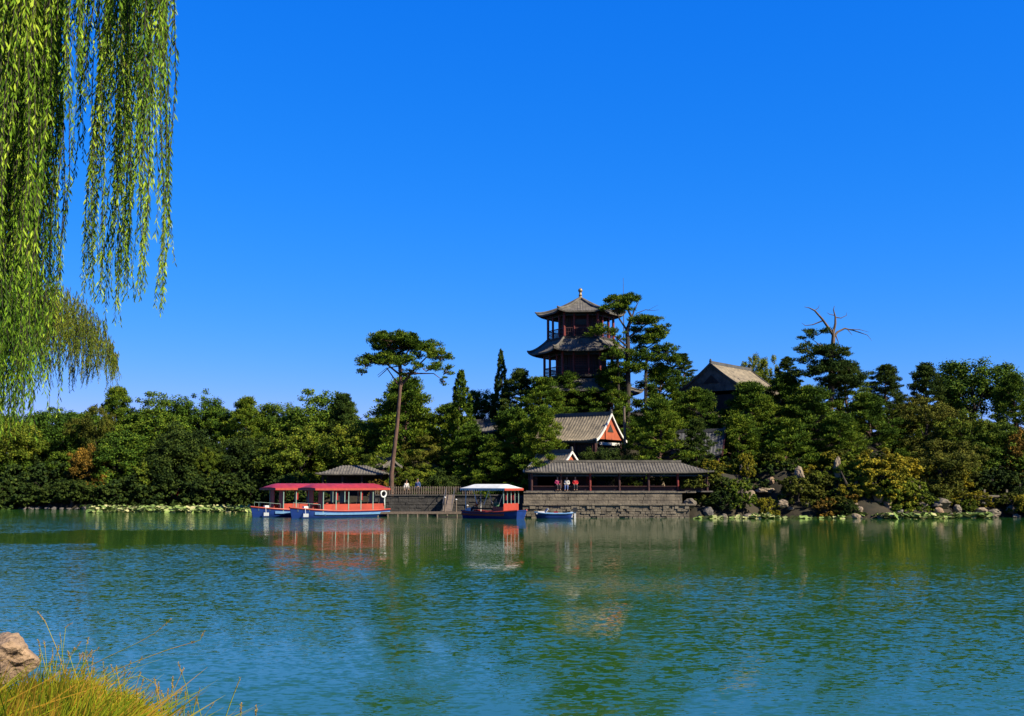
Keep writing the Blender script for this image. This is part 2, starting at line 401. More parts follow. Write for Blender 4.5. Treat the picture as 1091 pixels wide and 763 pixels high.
# --- left shore wood: (kind, px, top, width px, distance, label, group)
T_ = [
 ('light1', 5, 440, 95, 140, 'yellow green leafy tree behind the hanging willow strands at the left edge'),
 ('dark0', 62, 432, 90, 148, 'dark green tree whose top shows under the round far willow'),
 ('shrubk0', 30, 490, 90, 136, 'wide dark green shrub at the far left end of the shore'),
 ('olive0', 104, 430, 60, 142, 'mottled olive tree right of the willow tips above the orange tree'),
 ('orange0', 97, 472, 48, 135, 'small orange brown autumn tree low on the left shore'),
 ('pine0', 126, 414, 62, 146, 'dark tree with a ragged tip just right of the round far willow'),
 ('dark1', 168, 414, 100, 144, 'large domed dark green tree at the left of the shore wood'),
 ('shrubd0', 78, 508, 40, 134, 'small yellow brown shrub beside the foot of the orange tree'),
 ('shrubg0', 163, 486, 40, 134.5, 'pale yellow green bush in the dark shade above the lotus bed'),
 ('dark2', 215, 411, 72, 147, 'dark tree with a pointed top above the lotus bed'),
 ('light0', 221, 474, 44, 136, 'small pale yellow green tree standing in front of the dark wood'),
 ('pine1', 262, 424, 66, 145, 'rough dark pine left of centre in the left shore wood'),
 ('dark0', 298, 424, 66, 147, 'dark green tree just left of the tallest pale rounded crown'),
 ('dark1', 336, 411, 104, 143, 'tall round crowned green tree above the red roofed boats'),
 ('light0', 322, 452, 100, 136, 'sunlit yellow green tree directly above the rear red boat'),
 ('light1', 386, 446, 92, 126, 'sunlit yellow green tree above the dark low pavilion roof'),
 ('pdark0', 366, 420, 50, 140, 'ragged dark pine peeping over the yellow green trees'),
 ('pine2', 432, 402, 118, 124, 'broad green pine crown filling in behind the tall umbrella pine'),
 ('low0', 262, 458, 84, 138, 'low green pine in the shaded middle of the left wood'),
 ('low0', 190, 450, 92, 137, 'leafy dark green tree behind the pale yellow green bush'),
 ('dark1', 130, 455, 90, 137, 'leafy mid green tree right of the orange autumn tree'),
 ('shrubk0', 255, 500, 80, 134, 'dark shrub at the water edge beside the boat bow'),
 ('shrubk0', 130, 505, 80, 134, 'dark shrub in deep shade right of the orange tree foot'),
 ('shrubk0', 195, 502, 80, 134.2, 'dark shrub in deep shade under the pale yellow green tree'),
 # island, left part
 ('light1', 404, 478, 52, 118, 'bright green small tree between the dark pavilion roof and the umbrella pine'),
 ('shrubo0', 402, 508, 26, 113, 'little brownish green shrub beneath the eave of the dark pavilion'),
 ('olive0', 452, 462, 80, 121, 'olive brown autumn tree right of the umbrella pine trunk'),
 ('light0', 452, 492, 60, 116, 'low green tree at the foot of the umbrella pine'),
 ('spire0', 491, 397, 62, 121, 'pointed juniper with a narrow tip right of the umbrella pine'),
 ('dark0', 513, 411, 52, 130, 'dark crown between the two pointed junipers'),
 ('spire1', 534, 375, 40, 126, 'tallest slim pointed juniper left of the pagoda'),
 ('pdark1', 554, 394, 66, 124, 'dark pine top just right of the slim juniper'),
 ('pine0', 545, 436, 96, 114, 'dense sunlit pine in front of the slim juniper'),
 ('pine1', 578, 402, 76, 118, 'sunlit pine directly below the left eave of the pagoda'),
 ('pine2', 500, 452, 80, 116, 'dense green pine below the narrow juniper tip'),
 ('pine3', 528, 470, 66, 112.5, 'low green pine above the white roofed boat'),
 ('low0', 470, 500, 60, 113, 'shaded dark tree behind the wooden jetty'),
 ('low0', 500, 500, 56, 113, 'shaded dark tree left of the white roofed boat'),
 # around the pagoda
 ('pine3', 604, 397, 72, 120.5, 'dark pine hiding the foot of the pagoda'),
 ('pine0', 650, 391, 80, 119.5, 'sunlit pine right below the pagoda under the spreading pine'),
 ('pine2', 705, 388, 84, 121, 'green pine under the right side of the spreading pine by the pagoda'),
 ('pdark0', 727, 376, 36, 128, 'small dark pine touching the left eave of the high hall'),
 ('pine1', 703, 424, 84, 108.2, 'large sunlit pine standing right of the red gabled hall'),
 ('pine3', 640, 412, 60, 122, 'shaded pine between the pagoda and the red gabled hall'),
 ('pine2', 578, 432, 66, 110.5, 'green pine at the left end of the tan hall roof'),
 ('low0', 657, 472, 50, 108.6, 'dark leafy tree in front of the shaded wall of the red gabled hall'),
 ('low0', 628, 476, 40, 109.2, 'dark small tree between the two red gables'),
 ('pdark0', 742, 446, 46, 107.6, 'dark pine half covering the grey roofed hall behind the gallery'),
 # centre right
 ('pine0', 746, 414, 80, 117, 'sunlit pine in front of the dark gable of the high hall'),
 ('pine1', 800, 407, 90, 115, 'sunlit pine in front of the tan slope of the high hall'),
 ('light1', 804, 374, 54, 142, 'pale yellow green tree behind the high hall roof'),
 ('pdark1', 838, 380, 34, 130, 'small dark pine at the right end of the high hall roof'),
 ('pine2', 836, 398, 84, 119, 'green pine right of the high hall roof'),
 ('pine3', 902, 388, 74, 121, 'green pine under the bare branches of the half dead pine'),
 ('pine0', 866, 412, 96, 114, 'large dense pine below the half dead pine'),
 ('pine2', 788, 442, 80, 110, 'low spreading pine above the rocks right of the gallery'),
 ('pine1', 838, 446, 90, 109, 'wide pine overhanging the pale rocks'),
 ('pine3', 895, 440, 80, 110, 'dark green pine above the yellow green shore bush'),
 ('pdark0', 943, 389, 62, 122, 'dark pointed pine left of the long domed crown'),
 ('pdark1', 986, 388, 66, 128, 'dark pine merging into the left of the domed crown at right'),
 ('dark0', 1034, 377, 112, 130, 'large domed dark tree on the skyline at the right'),
 ('pine2', 1078, 398, 64, 124, 'dark pine on the skyline at the right edge'),
 ('pine0', 925, 420, 90, 115, 'big green pine left of the olive brown tree'),
 ('olive1', 985, 418, 92, 116, 'olive brown tree turning colour below the dark pines'),
 ('light0', 1034, 436, 92, 112, 'feathery green tree in the middle of the right bank'),
 ('olive0', 998, 466, 100, 106, 'rounded olive green tree just above the right shore rocks'),
 ('dark1', 1062, 455, 84, 111, 'deep green tree above the dark stone platform'),
 ('orange0', 1087, 454, 36, 109, 'yellow orange autumn tree at the right edge'),
 ('shruby0', 1022, 497, 30, 106, 'small yellow shrub above the dark stone platform'),
 # shore shrubs of the right bank
 ('shrubd0', 750, 497, 54, 103, 'grey green feathery shrub at the right end of the stone terrace'),
 ('shrubk0', 728, 505, 30, 104, 'dark shrub against the corner of the stone terrace'),
 ('shrubg0', 789, 506, 38, 101.5, 'bright lime green shrub beside the rounded pale rock'),
 ('shruby0', 795, 479, 24, 106, 'little yellow bush high among the rocks'),
 ('shruby0', 817, 527, 26, 100.6, 'yellow brown tuft shrub at the water below the flat rocks'),
 ('shrubk0', 768, 520, 36, 101, 'dark low shrub on the waterline left of the lime green shrub'),
 ('shrubd0', 848, 505, 46, 102.5, 'olive shrub right below the tallest pale rock'),
 ('shrubd0', 872, 502, 40, 104, 'dull green shrub under the trunk of the dark pine'),
 ('shrubo0', 880, 528, 32, 100.6, 'orange tinted shrub on the waterline'),
 ('shrubg0', 893, 517, 36, 102, 'yellow green low shrub left of the leaning willow trunk'),
 ('bigbush0', 934, 476, 90, 103, 'large rounded yellow green willow bush on the right shore'),
 ('bigbush1', 910, 480, 56, 104.5, 'dark green half of the big willow bush with a leaning trunk'),
 ('bigbush0', 915, 508, 50, 101.9, 'low yellow green bush hanging to the water under the left of the big willow bush'),
 ('bigbush1', 956, 502, 62, 102.2, 'low green bush hanging to the water under the right of the big willow bush'),
 ('shrubo0', 906, 522, 24, 100.8, 'reddish shrub in front of the leaning willow trunk'),
 ('shrubg0', 983, 524, 34, 101, 'small bright bush between the rocks right of the willow bush'),
 ('shrubg0', 952, 520, 40, 101.4, 'low leafy green shrub beneath the yellow green willow bush'),
 ('shrubd0', 1010, 505, 44, 104, 'olive shrub over the dark water edge rocks'),
 ('shrubk0', 1055, 496, 60, 107, 'dark green shrub on top of the dark stone platform'),
 ('shrubk0', 1085, 500, 44, 106, 'dark green shrub at the right end of the stone platform'),
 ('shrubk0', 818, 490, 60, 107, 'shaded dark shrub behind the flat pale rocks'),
]
for t in T_: 
    plant(t[0], t[1], t[2], t[3], t[4], t[5], 'shrub' if t[0].startswith(('shrub', 'bigbush')) else 'tree')
for i, px in enumerate(range(-110, 480, 34)):
    plant(['dark0', 'dark1', 'pine3', 'dark2'][i % 4], px, 428+(i*37 % 14), 80, 156+(i*13 % 7), FILL, group=BG)
for i, px in enumerate(range(-120, 420, 30)):
    plant(['low0', 'dark2', 'low0'][i % 3], px, 462+(i*29 % 22), 70, 141+(i*11 % 4), FILL, group=BG)
for i, (px, tp, Y) in enumerate([(425, 428, 142), (444, 446, 134), (404, 446, 136), (480, 430, 128), (560, 430, 130), (730, 425, 126), (770, 440, 121), (870, 430, 126), (960, 430, 126), (1010, 420, 138), (1100, 440, 126), (1130, 420, 126), (1160, 410, 124), (1120, 470, 112), (1165, 450, 113), (900, 465, 118), (960, 465, 116), (820, 460, 117), (745, 470, 113)]):
    plant(['pine1', 'dark2', 'pine3'][i % 3], px, tp, 84, Y, 'shaded green tree among the crowns covering the island hill', group='trees massed on the island hill')

for i in range(84):
    px = 738+i*4.35+random.uniform(-3, 3); q = P(px, 540, 103); Y = shore(q.x)+random.uniform(.8, 9); x = (px-545.5)/F*Y
    if 776 < px < 858 and Y < shore(x)+5.2: continue
    s_ = random.uniform(18, 34); zt = gz(x, Y)+s_*mpp(Y)*.62
    py = 381.5-F*math.tan(math.atan2(zt-CAMH, Y)-PITCH)
    plant(['shrubd0', 'shrubk0', 'shrubg0', 'shrubk0', 'shruby0', 'shrubd0'][i % 6], px, py, s_, Y, 'small leafy shrub in the undergrowth between the rocks of the right bank', 'shrub', group='undergrowth shrubs on the right bank')
for i in range(44):
    x = -64+i*1.02+random.uniform(-.3, .3); Y = shore(x)+random.uniform(.2, 1.6); px = 545.5+F*x/Y
    s_ = random.uniform(26, 44); py = 381.5-F*math.tan(math.atan2(1.0+s_*mpp(Y)*random.uniform(.5, .8)-CAMH, Y)-PITCH)
    if abs(px-42) < 12 or abs(px-190) < 10 or abs(px-110) < 10: Y += 3
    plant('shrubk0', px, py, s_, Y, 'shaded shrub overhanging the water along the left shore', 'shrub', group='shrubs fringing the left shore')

# --- trees traced limb by limb
def traced(name, label, Y, foot, trunk, limbs, pads, leaf='pine', dens=75, bark='pinebark', depth=.55, LS=.21):
    """trunk: [(px,py,r)], limbs: lists of (px,py,dY,r), pads: (px0,px1,py0,py1,dY)"""
    base = P(foot[0], foot[1], Y); base.z = gz(base.x, Y)
    e = empty(name, base, 0, label, 'tree')
    T = MB()
    T.tube([P(a, b_, Y)-base for a, b_, r in trunk], [r for a, b_, r in trunk], 10)
    for L_ in limbs: T.tube([P(a, b_, Y+d)-base for a, b_, d, r in L_], [r for a, b_, d, r in L_], 6)
    V = []
    for (x0, x1, y0, y1, dY) in pads:
        wd = (x1-x0)*mpp(Y); hg = (y1-y0)*mpp(Y); c = P((x0+x1)/2, (y0+y1)/2, Y+dY)-base
        n = max(5, int(wd*wd*2.4))
        # boughs that reach this pad
        for k in range(n):
            an = random.uniform(0, 6.28); q = math.sqrt(random.random())
            dx, dy = q*math.cos(an)*wd/2, q*math.sin(an)*wd/2*depth*1.6
            dz = random.uniform(-.32, .32)*hg+(1-q*q)*hg*.12
            s = random.uniform(.28, .52)*min(1.0, .55+wd*.12)
            V.append(clump((c.x+dx, c.y+dy, c.z+dz), (s*1.3, s*1.3, max(.16, min(s*.6, hg*.3))), int(dens*(s/.4)**2*1.6), LS, 'needle'))
            if k % 4 == 0: T.tube([Vector((c.x, c.y, c.z-hg*.35)), Vector((c.x+dx*.5, c.y+dy*.5, c.z-hg*.15)), Vector((c.x+dx, c.y+dy, c.z+dz))], [.055, .035, .015], 5)
    T.build('trunk', M[bark], e)
    link('crown', fast_mesh('crown', np.concatenate(V), 4, M[leaf]), e)
    return e
traced('pine_tree', 'tall umbrella shaped pine with a bare red brown trunk beside the boats', 112, (417, 528),
  [(417, 532, .27), (417, 505, .23), (420, 480, .20), (423, 455, .19), (425, 430, .18), (427, 405, .17), (426, 388, .2), (418, 372, .13), (408, 360, .05)],
  [[(427, 412, 0, .14), (440, 395, .4, .1), (455, 380, .8, .07), (470, 373, .8, .03)], [(427, 400, 0, .12), (412, 388, -.6, .08), (392, 384, -.8, .03)],
   [(427, 398, 0, .12), (448, 398, -1, .08), (462, 398, -1.2, .05), (474, 407, -1.2, .03)], [(428, 415, 0, .08), (412, 392, .3, .06), (402, 400, .5, .02)], [(426, 388, 0, .12), (436, 372, 0, .07), (440, 360, 0, .03)],
   [(403, 402, .3, .03), (414, 392, .2, .05), (425, 390, 0, .07)]],
  [(392, 446, 354, 367, 0), (398, 424, 357, 369, 1), (430, 470, 362, 376, .5), (455, 483, 371, 386, .5), (377, 402, 379, 393, -.6), (394, 422, 374, 388, -.3), (380, 391, 390, 402, -.6), (415, 448, 378, 392, -1), (440, 468, 383, 398, -.6), (462, 483, 388, 401, -1), (467, 477, 400, 413, -1.2), (420, 440, 392, 402, .4), (402, 432, 368, 380, 1.2), (400, 450, 362, 374, .5), (440, 474, 370, 384, 0), (386, 430, 377, 390, .4)], 'pine')
traced('pine_tree', 'spreading layered pine standing just right of the pagoda', 119, (669, 400),
  [(668, 470, .34), (669, 420, .3), (669, 395, .28), (669, 370, .25), (668, 352, .22), (673, 338, .16), (668, 328, .12), (666, 316, .05)],
  [[(669, 360, 0, .12), (682, 350, .4, .09), (695, 342, .6, .04)], [(668, 352, 0, .12), (660, 340, -.5, .09), (655, 328, -.5, .06), (652, 318, -.5, .03)], [(672, 342, 0, .1), (676, 330, .2, .07), (680, 322, .3, .04)],
   [(669, 370, 0, .12), (655, 358, -.8, .08), (640, 354, -1, .04)], [(678, 334, 0, .05), (688, 330, .1, .035), (696, 331, .2, .02), (702, 330, .2, .01)], [(690, 331, .1, .02), (697, 327, .1, .015), (701, 325, .1, .01)],
   [(688, 440, .8, .2), (688, 400, .8, .17), (689, 382, .8, .14), (684, 374, .8, .08), (700, 364, .8, .05)], [(689, 385, .8, .1), (703, 374, .8, .06), (715, 378, .8, .03)], [(659, 430, -.6, .15), (659, 395, -.6, .12), (657, 372, -.6, .07)]],
  [(643, 681, 313, 324, 0), (650, 672, 322, 329, -.4), (666, 704, 336, 348, .3), (688, 713, 345, 359, .6), (672, 690, 347, 354, .4), (627, 657, 345, 360, -1), (645, 664, 360, 377, -.6), (655, 668, 352, 364, -.5), (675, 706, 357, 368, .8), (694, 722, 366, 380, .8), (704, 728, 378, 392, .8), (674, 690, 366, 378, .8), (640, 672, 322, 334, -.8), (672, 712, 350, 364, 1.2), (664, 700, 372, 388, .2), (690, 724, 370, 388, 1.2), (640, 668, 370, 386, -1), (700, 716, 340, 352, .5), (648, 690, 384, 400, -.3)], 'pine', 80, 'bark')
traced('pine_tree', 'half dead pine with bare twisted branches above its green crown', 118, (885, 420),
  [(885, 440, .32), (886, 410, .28), (885, 390, .26), (887, 372, .24), (888, 358, .20), (887, 351, .16)],
  [[(887, 356, 0, .17), (881, 347, 0, .14), (876, 340, 0, .12), (868, 331, 0, .09), (862, 328, 0, .05), (857, 327, 0, .02)], [(868, 331, 0, .05), (872, 328, 0, .03), (873, 325, 0, .015)], [(876, 342, 0, .08), (866, 346, .2, .06), (858, 347, .2, .035), (854, 344, .2, .015)],
   [(888, 354, 0, .16), (890, 345, 0, .13), (890, 338, 0, .10), (888, 330, 0, .05), (889, 326, 0, .02)], [(890, 338, 0, .07), (896, 339, .1, .05), (902, 336, .1, .03), (902, 333, .1, .015)], [(889, 336, 0, .05), (884, 335, -.1, .03), (881, 333, -.1, .015)],
   [(888, 360, 0, .15), (892, 354, .2, .12), (900, 350, .3, .10), (909, 352, .4, .07), (918, 355, .5, .05), (924, 357, .5, .03), (929, 363, .5, .012)], [(905, 351, .3, .05), (915, 351, .3, .035), (926, 354, .3, .012)], [(903, 351, .3, .05), (908, 357, .2, .02)], [(890, 356, 0, .08), (893, 364, -.2, .04), (894, 370, -.2, .015)],
   [(886, 375, 0, .1), (874, 368, -.4, .05), (866, 362, -.4, .03)]],
  [(857, 884, 349, 359, 0), (850, 868, 357, 366, 0), (846, 880, 366, 380, -.4), (864, 896, 366, 380, -.3), (880, 904, 370, 384, .2), (844, 870, 376, 390, -.3), (866, 910, 380, 398, -.2), (892, 918, 384, 398, .2), (846, 880, 390, 404, -.2), (905, 928, 394, 408, .2), (872, 912, 398, 414, 0), (868, 905, 368, 383, -.9), (862, 914, 384, 400, -1.0), (874, 922, 398, 412, -1.0)], 'pine_dark', 60, 'deadwood')
# leaning willow trunk in front of the bush
tr = empty('willow_stump', P(905, 550, 101.3), 0, 'dark leaning bare willow trunk rising from the shore before the yellow green bush', 'tree trunk')
tb = MB(); tb.tube([(0, 0, -.3), (.15, 0, 1), (.5, .2, 2.2), (1.0, .4, 3.3), (1.9, .6, 4.2)], [.34, .3, .26, .2, .08], 9); tb.tube([(.4, .2, 1.9), (-.1, .3, 3), (-.5, .5, 4.1)], [.17, .12, .04], 7); tb.build('trunk', M['bark'], tr)

# ------------------------------------------------------------------ willows
def hang(V, S, top, length, leafL, step, sway=.05, fine=1.0):
    n = max(3, int(length/step)); t = np.arange(n)/n
    ph = random.uniform(0, 6.28); sx, sy = random.gauss(0, sway), random.gauss(0, sway)
    q = np.stack([top[0]+sx*t**1.5*length*.25+.035*np.sin(t*length*2.2+ph)*fine, top[1]+sy*t**1.5*length*.25+.035*np.cos(t*length*1.9+ph)*fine, top[2]-t*length], 1)
    an = rng.random(n)*6.283
    d = np.stack([np.cos(an)*.42, np.sin(an)*.42, -1+.3*rng.random(n)], 1)
    ln = leafL*(.55+.7*rng.random(n))*(1-.35*t)
    nn = rng.normal(size=(n, 3))
    c = q+unit(d)*ln[:, None]*.5
    V.append(quads(c, d, nn, ln, ln*.19))
    k = np.linspace(0, n-1, 6).astype(int)
    S.tube([q[i] for i in k], [.004*fine, .0035*fine, .003*fine, .003*fine, .002*fine, .001*fine], 4, False)
random.seed(3); rng = np.random.default_rng(3)
wt = empty('willow_tree', (-8.2, 6.0, gz(-8.2, 6.0)), 0, 'near weeping willow whose long yellow green strands hang down the left side of the picture', 'tree')
wb = Vector(wt.location); V = []; S = MB()
def strand(px, y1, Y, top=None):
    a = P(px, -60 if top is None else top, Y); b_ = P(px, y1, Y)
    a.z += random.uniform(0, .9) if top is None else 0
    hang(V, S, a-wb, a.z-b_.z, .078, .0125)
def clusters(n, x0, x1, ya, yb, spread, per, tops=None):
    for i in range(n):
        cx_ = x0+(x1-x0)*(i+random.random())/n; yb_ = random.uniform(ya, yb); Yc = random.uniform(6.8, 9.2)
        for k in range(per):
            strand(cx_+random.gauss(0, spread), yb_-abs(random.gauss(0, (yb-ya)*.35+18)), Yc+random.gauss(0, .12), tops)
clusters(25, -60, 62, 385, 470, 3.5, 10)
clusters(5, -10, 40, 455, 490, 3.5, 5)
clusters(5, 18, 50, 440, 482, 2.5, 5)
clusters(3, 58, 82, 400, 476, 2.2, 3)
clusters(6, -260, -70, 380, 500, 18, 7)
clusters(6, 58, 100, 125, 215, 4, 5)
clusters(2, 60, 72, 300, 360, 2.0, 2)
clusters(2, 110, 123, 290, 322, 2.2, 7)
clusters(2, 130, 146, 325, 352, 2.2, 8)
clusters(1, 152, 156, 300, 330, 2.5, 8)
clusters(2, 160, 184, 310, 342, 2.5, 8)
clusters(7, 108, 187, 60, 240, 4, 6)
T = MB()
T.tube([(0, 0, -.8), (.1, 0, 1.5), (.4, .2, 3.5), (1.0, .5, 5.0), (2.2, 1.0, 6.4), (3.8, 1.6, 7.2), (5.3, 2.2, 7.3)], [.42, .36, .32, .25, .16, .08, .03], 12)
T.tube([(.4, .2, 3.5), (-.5, 1, 5.2), (-1.2, 2, 7)], [.24, .16, .05], 8); T.tube([(1.0, .5, 5.0), (2.2, 2.2, 6.8), (3.4, 3.2, 7.8), (4.6, 3.4, 7.9)], [.18, .12, .06, .02], 8)
T.tube([(2.2, 1.0, 6.4), (3.5, .6, 7.4), (4.6, .9, 7.7)], [.1, .06, .02], 6)
T.build('trunk', M['bark'], wt)
link('leaves', fast_mesh('leaves', np.concatenate(V), 4, M['willow']), wt)
S.build('strands', M['bark'], wt)

wt2 = empty('willow_tree', (0, 0, 0), 0, 'round crowned drooping willow farther off, half hidden behind the near willow strands', 'tree')
c0 = P(20, 400, 44); c0.z = 0; wt2.location = (c0.x-3.0, 44, -.3); wb = Vector(wt2.location)
V = []; S = MB(); T = MB()
cc = P(-10, 378, 44)-wb; RX, RZ = 135*mpp(44), 4.7
for i in range(3000):
    an = random.uniform(0, 6.28); q = math.sqrt(random.random())
    if q > .97: q = .97
    x, y = cc.x+RX*q*math.cos(an), cc.y+RX*.8*q*math.sin(an); z = cc.z-.9+RZ*math.sqrt(max(.02, 1-q*q))*random.uniform(.62, 1.0)
    L_ = random.uniform(.3, 1.75)*(1.3-.6*q)
    hang(V, S, (x, y, z), L_, .16, .026, .5, 2.0)
T.tube([(0, 0, -1), (.1, 0, 2), (.3, 0, 4), (cc.x*.4, cc.y*.4, cc.z-.6), (cc.x, cc.y, cc.z+2)], [.4, .33, .28, .2, .08], 9)
for k in range(14):
    an = k*2.4; limb(T, (cc.x*.4, cc.y*.4, cc.z-.8), (cc.x+RX*.62*math.cos(an), cc.y+RX*.5*math.sin(an), cc.z+.6+(k % 3)*.5), .1, .02, .15)
T.build('trunk', M['bark'], wt2); S.build('strands', M['bark'], wt2)
link('leaves', fast_mesh('leaves', np.concatenate(V), 4, M['light']), wt2)

# ------------------------------------------------------------------ near bank: rock and wild grass
def rock(sx, sy, sz, seed, sub=3, jag=.35):
    import bmesh
    bm = bmesh.new(); bmesh.ops.create_icosphere(bm, subdivisions=sub, radius=1)
    r_ = random.Random(seed); pl = [(Vector((r_.gauss(0, 1), r_.gauss(0, 1), r_.gauss(0, .8))).normalized(), r_.uniform(.55, .9)) for _ in range(11)]
    from mathutils import noise
    for v in bm.verts:
        c = v.co.normalized(); k = 1.0
        for n_, d_ in pl:
            q = c.dot(n_)
            if q*k > d_: k = d_/q
        k *= 1+jag*.35*noise.noise(c*2.3+Vector((seed, 0, 0)))+jag*.12*noise.noise(c*7+Vector((0, seed, 0)))
        v.co = c*k; v.co.x *= sx; v.co.y *= sy; v.co.z *= sz
    me = bpy.data.meshes.new('rock'); bm.to_mesh(me); bm.free(); return me
p = P(8, 695, 7.6)
me = rock(.25, .24, .185, 5, 5, .5); me.materials.append(M['rockwarm'])
o_ = link('rock', me, None, (p.x-.02, 7.6, p.z-.02)); tag(o_, 'rough pinkish tan rock among the wild grass in the bottom left corner', 'rock')
me = rock(.16, .16, .10, 9, 5, .5); me.materials.append(M['rockwarm'])
p = P(28, 758, 6.6); o_ = link('rock', me, None, (p.x, 6.6, p.z-.05)); tag(o_, 'orange tan stone half buried in grass at the bottom edge of the picture', 'rock')
random.seed(11); rng = np.random.default_rng(11)
def blade(V, base, tip, w):
    base, tip = np.array(base), np.array(tip); d = tip-base; side = np.cross(d, [0.3, 1, .1]); side = side/np.linalg.norm(side)*w
    mid = base+d*.5+np.array([0, 0, np.linalg.norm(d)*.08])
    V.append([base-side, base+side, mid+side*.8, mid-side*.8]); V.append([mid-side*.8, mid+side*.8, tip+side*.05, tip-side*.05])
V = []
def gtop(px):   # grass outline in the photo
    return float(np.interp(px, [-80, 0, 40, 60, 90, 120, 150, 200, 260, 330], [692, 712, 708, 712, 722, 735, 748, 760, 772, 782]))+7*math.sin(px*.13)+4*math.sin(px*.41)
for i in range(8000):
    Y = random.uniform(5.0, 8.6); px = random.uniform(-160, 250)
    if random.random() < max(0, (px-110)/170): continue
    if px < 44 and Y < 7.9 and random.random() < .75: continue
    lo = P(px, gtop(px), Y); x = lo.x; z0 = gz(x, Y)
    hmax = lo.z-z0
    if hmax < .05: continue
    hh = hmax*random.uniform(.25, 1.0)**.8
    hh = min(hh, random.uniform(.3, .8)); 
    z1 = z0+hh
    blade(V, (x, Y, z0), (x+random.gauss(.02, .22)*hh/.3, Y+random.gauss(0, .12), z1), random.uniform(.003, .0075))
for i in range(330):
    Y = random.uniform(5.4, 8.3); px = random.uniform(-140, 235)
    if random.random() < max(0, (px-90)/190): continue
    q = P(px, gtop(px)+(14 if px < 44 else 0), Y); z0 = gz(q.x, Y); hm = q.z-z0
    if hm < .06: continue
    hm = min(hm, .55)*random.uniform(.7, 1.25); w_ = random.uniform(.004, .011)
    for k in range(34):
        an = random.uniform(0, 6.28); le = random.uniform(.15, 1.0); hh = hm*random.uniform(.6, 1)*(1-.45*le*le)
        blade(V, (q.x+.02*math.cos(an), Y+.02*math.sin(an), z0), (q.x+math.cos(an)*le*hm*.75, Y+math.sin(an)*le*hm*.75, z0+hh), w_)
grass_faces = np.array(V).reshape(-1, 3)
go = link('wild_grass', fast_mesh('wild_grass', grass_faces, 4, M['grass'])); tag(go, 'tangle of yellow green wild grass on the bank in the bottom left corner', 'grass', kind='stuff')
M['seed'] = leafmat('seed_head', (0.432, 0.260, 0.042), (0.259, 0.150, 0.030), (0.540, 0.330, 0.060), .3, 5)
V = []; St = MB()
def stalk(pts, Y, head=.07, r=.0022, hw=1.0):
    q = [P(a, b_, Y) for a, b_ in pts]; St.tube(q, [r]*(len(q)-1)+[r*.6], 4, False)
    d = (q[-1]-q[-2]).normalized(); n = 46
    t = rng.random(n); c = np.array(q[-1])+np.outer((t-1)*head, np.array(d))
    dd = np.array(d)*1.0+rng.normal(size=(n, 3))*.55
    V.append(quads(c+unit(dd)*.004, dd, rng.normal(size=(n, 3)), np.full(n, .013*hw), np.full(n, .003*hw)))
stalk([(70, 720), (60, 690), (48, 662), (40, 652)], 7.2, .09)
stalk([(95, 740), (120, 715), (150, 703), (180, 692), (207, 684)], 7.0, .02)
stalk([(207, 684), (213, 682), (218, 672)], 7.0, .05)
stalk([(85, 715), (115, 700), (145, 686), (165, 675), (182, 660)], 7.3, .10)
stalk([(90, 740), (110, 728), (150, 720), (165, 728)], 7.0, .06)
stalk([(110, 760), (112, 735), (110, 705)], 6.9, .07)
stalk([(60, 740), (66, 700), (70, 668), (77, 664)], 7.2, .06)
stalk([(60, 740), (75, 700), (86, 684)], 7.2, .06)
stalk([(80, 740), (92, 700), (106, 690)], 7.2, .06)
stalk([(66, 740), (68, 710), (64, 675)], 7.2, .06)
stalk([(240, 765), (247, 745), (256, 722)], 6.6, .10, .003)
stalk([(205, 765), (198, 730), (190, 706)], 6.7, .06, hw=1.3)
stalk([(215, 765), (212, 755), (209, 742)], 6.7, .07, hw=1.3)
for i in range(130):
    px = random.uniform(40, 215); y0 = gtop(px)+random.uniform(-30, 22); Y = random.uniform(6, 7.8)
    stalk([(px-8, y0+70), (px-3, y0+28), (px+random.uniform(-14, 18), y0+random.uniform(-8, 8))], Y, .045, hw=1.0)
for px, y0 in ((168, 728), (178, 735), (187, 742), (152, 738), (145, 735), (256, 750), (272, 752), (118, 740), (128, 745), (183, 722)):
    stalk([(px-2, y0+60), (px, y0+25), (px+1, y0)], 6.6, .06, hw=1.5)
so = St.build('grass_stems', M['grass']); tag(so, 'thin arching seed stems rising out of the wild grass', 'grass stems', kind='stuff')
sh = link('seed_heads', fast_mesh('seed_heads', np.concatenate(V), 4, M['seed'])); sh.parent = so

# ------------------------------------------------------------------ lotus beds
def lotus(name, label, x0, x1, yfun, n, hz):
    V = MB()
    for i in range(n):
        px = random.uniform(x0, x1); Y = yfun(px); c = P(px, 545, Y); r = random.uniform(.16, .36)
        z = random.uniform(.02, hz); t1, t2 = random.gauss(0, .35), random.gauss(0, .35)
        vs = [(c.x, Y, z-.04)]
        for k in range(9):
            a = 6.283*k/9; rr = r*random.uniform(.9, 1.05); vs.append((c.x+rr*math.cos(a), Y+rr*math.sin(a), z+rr*math.cos(a)*t1+rr*math.sin(a)*t2+.03*math.sin(3*a)))
        V.add(vs, [(0, 1+k, 1+(k+1) % 9) for k in range(9)], True)
        if z > .25 and i % 3 == 0: V.tube([(c.x, Y, 0), (c.x, Y, z-.03)], .012, 3, False)
    o_ = V.build(name, M['lotus']); tag(o_, label, 'lotus plants', kind='stuff')
lotus('lotus_bed', 'long low bed of pale green lotus leaves off the left shore', 94, 268, lambda p_: random.uniform(118, 129), 1500, .55)
lotus('lotus_bed', 'strip of lotus leaves along the water at the right shore', 905, 1055, lambda p_: random.uniform(97.5, 100.8)+1.2*math.sin(p_*.05), 520, .45)
lotus('lotus_bed', 'small clump of pale lotus leaves under the rocks right of the terrace', 800, 824, lambda p_: random.uniform(98, 99.5), 70, .3)
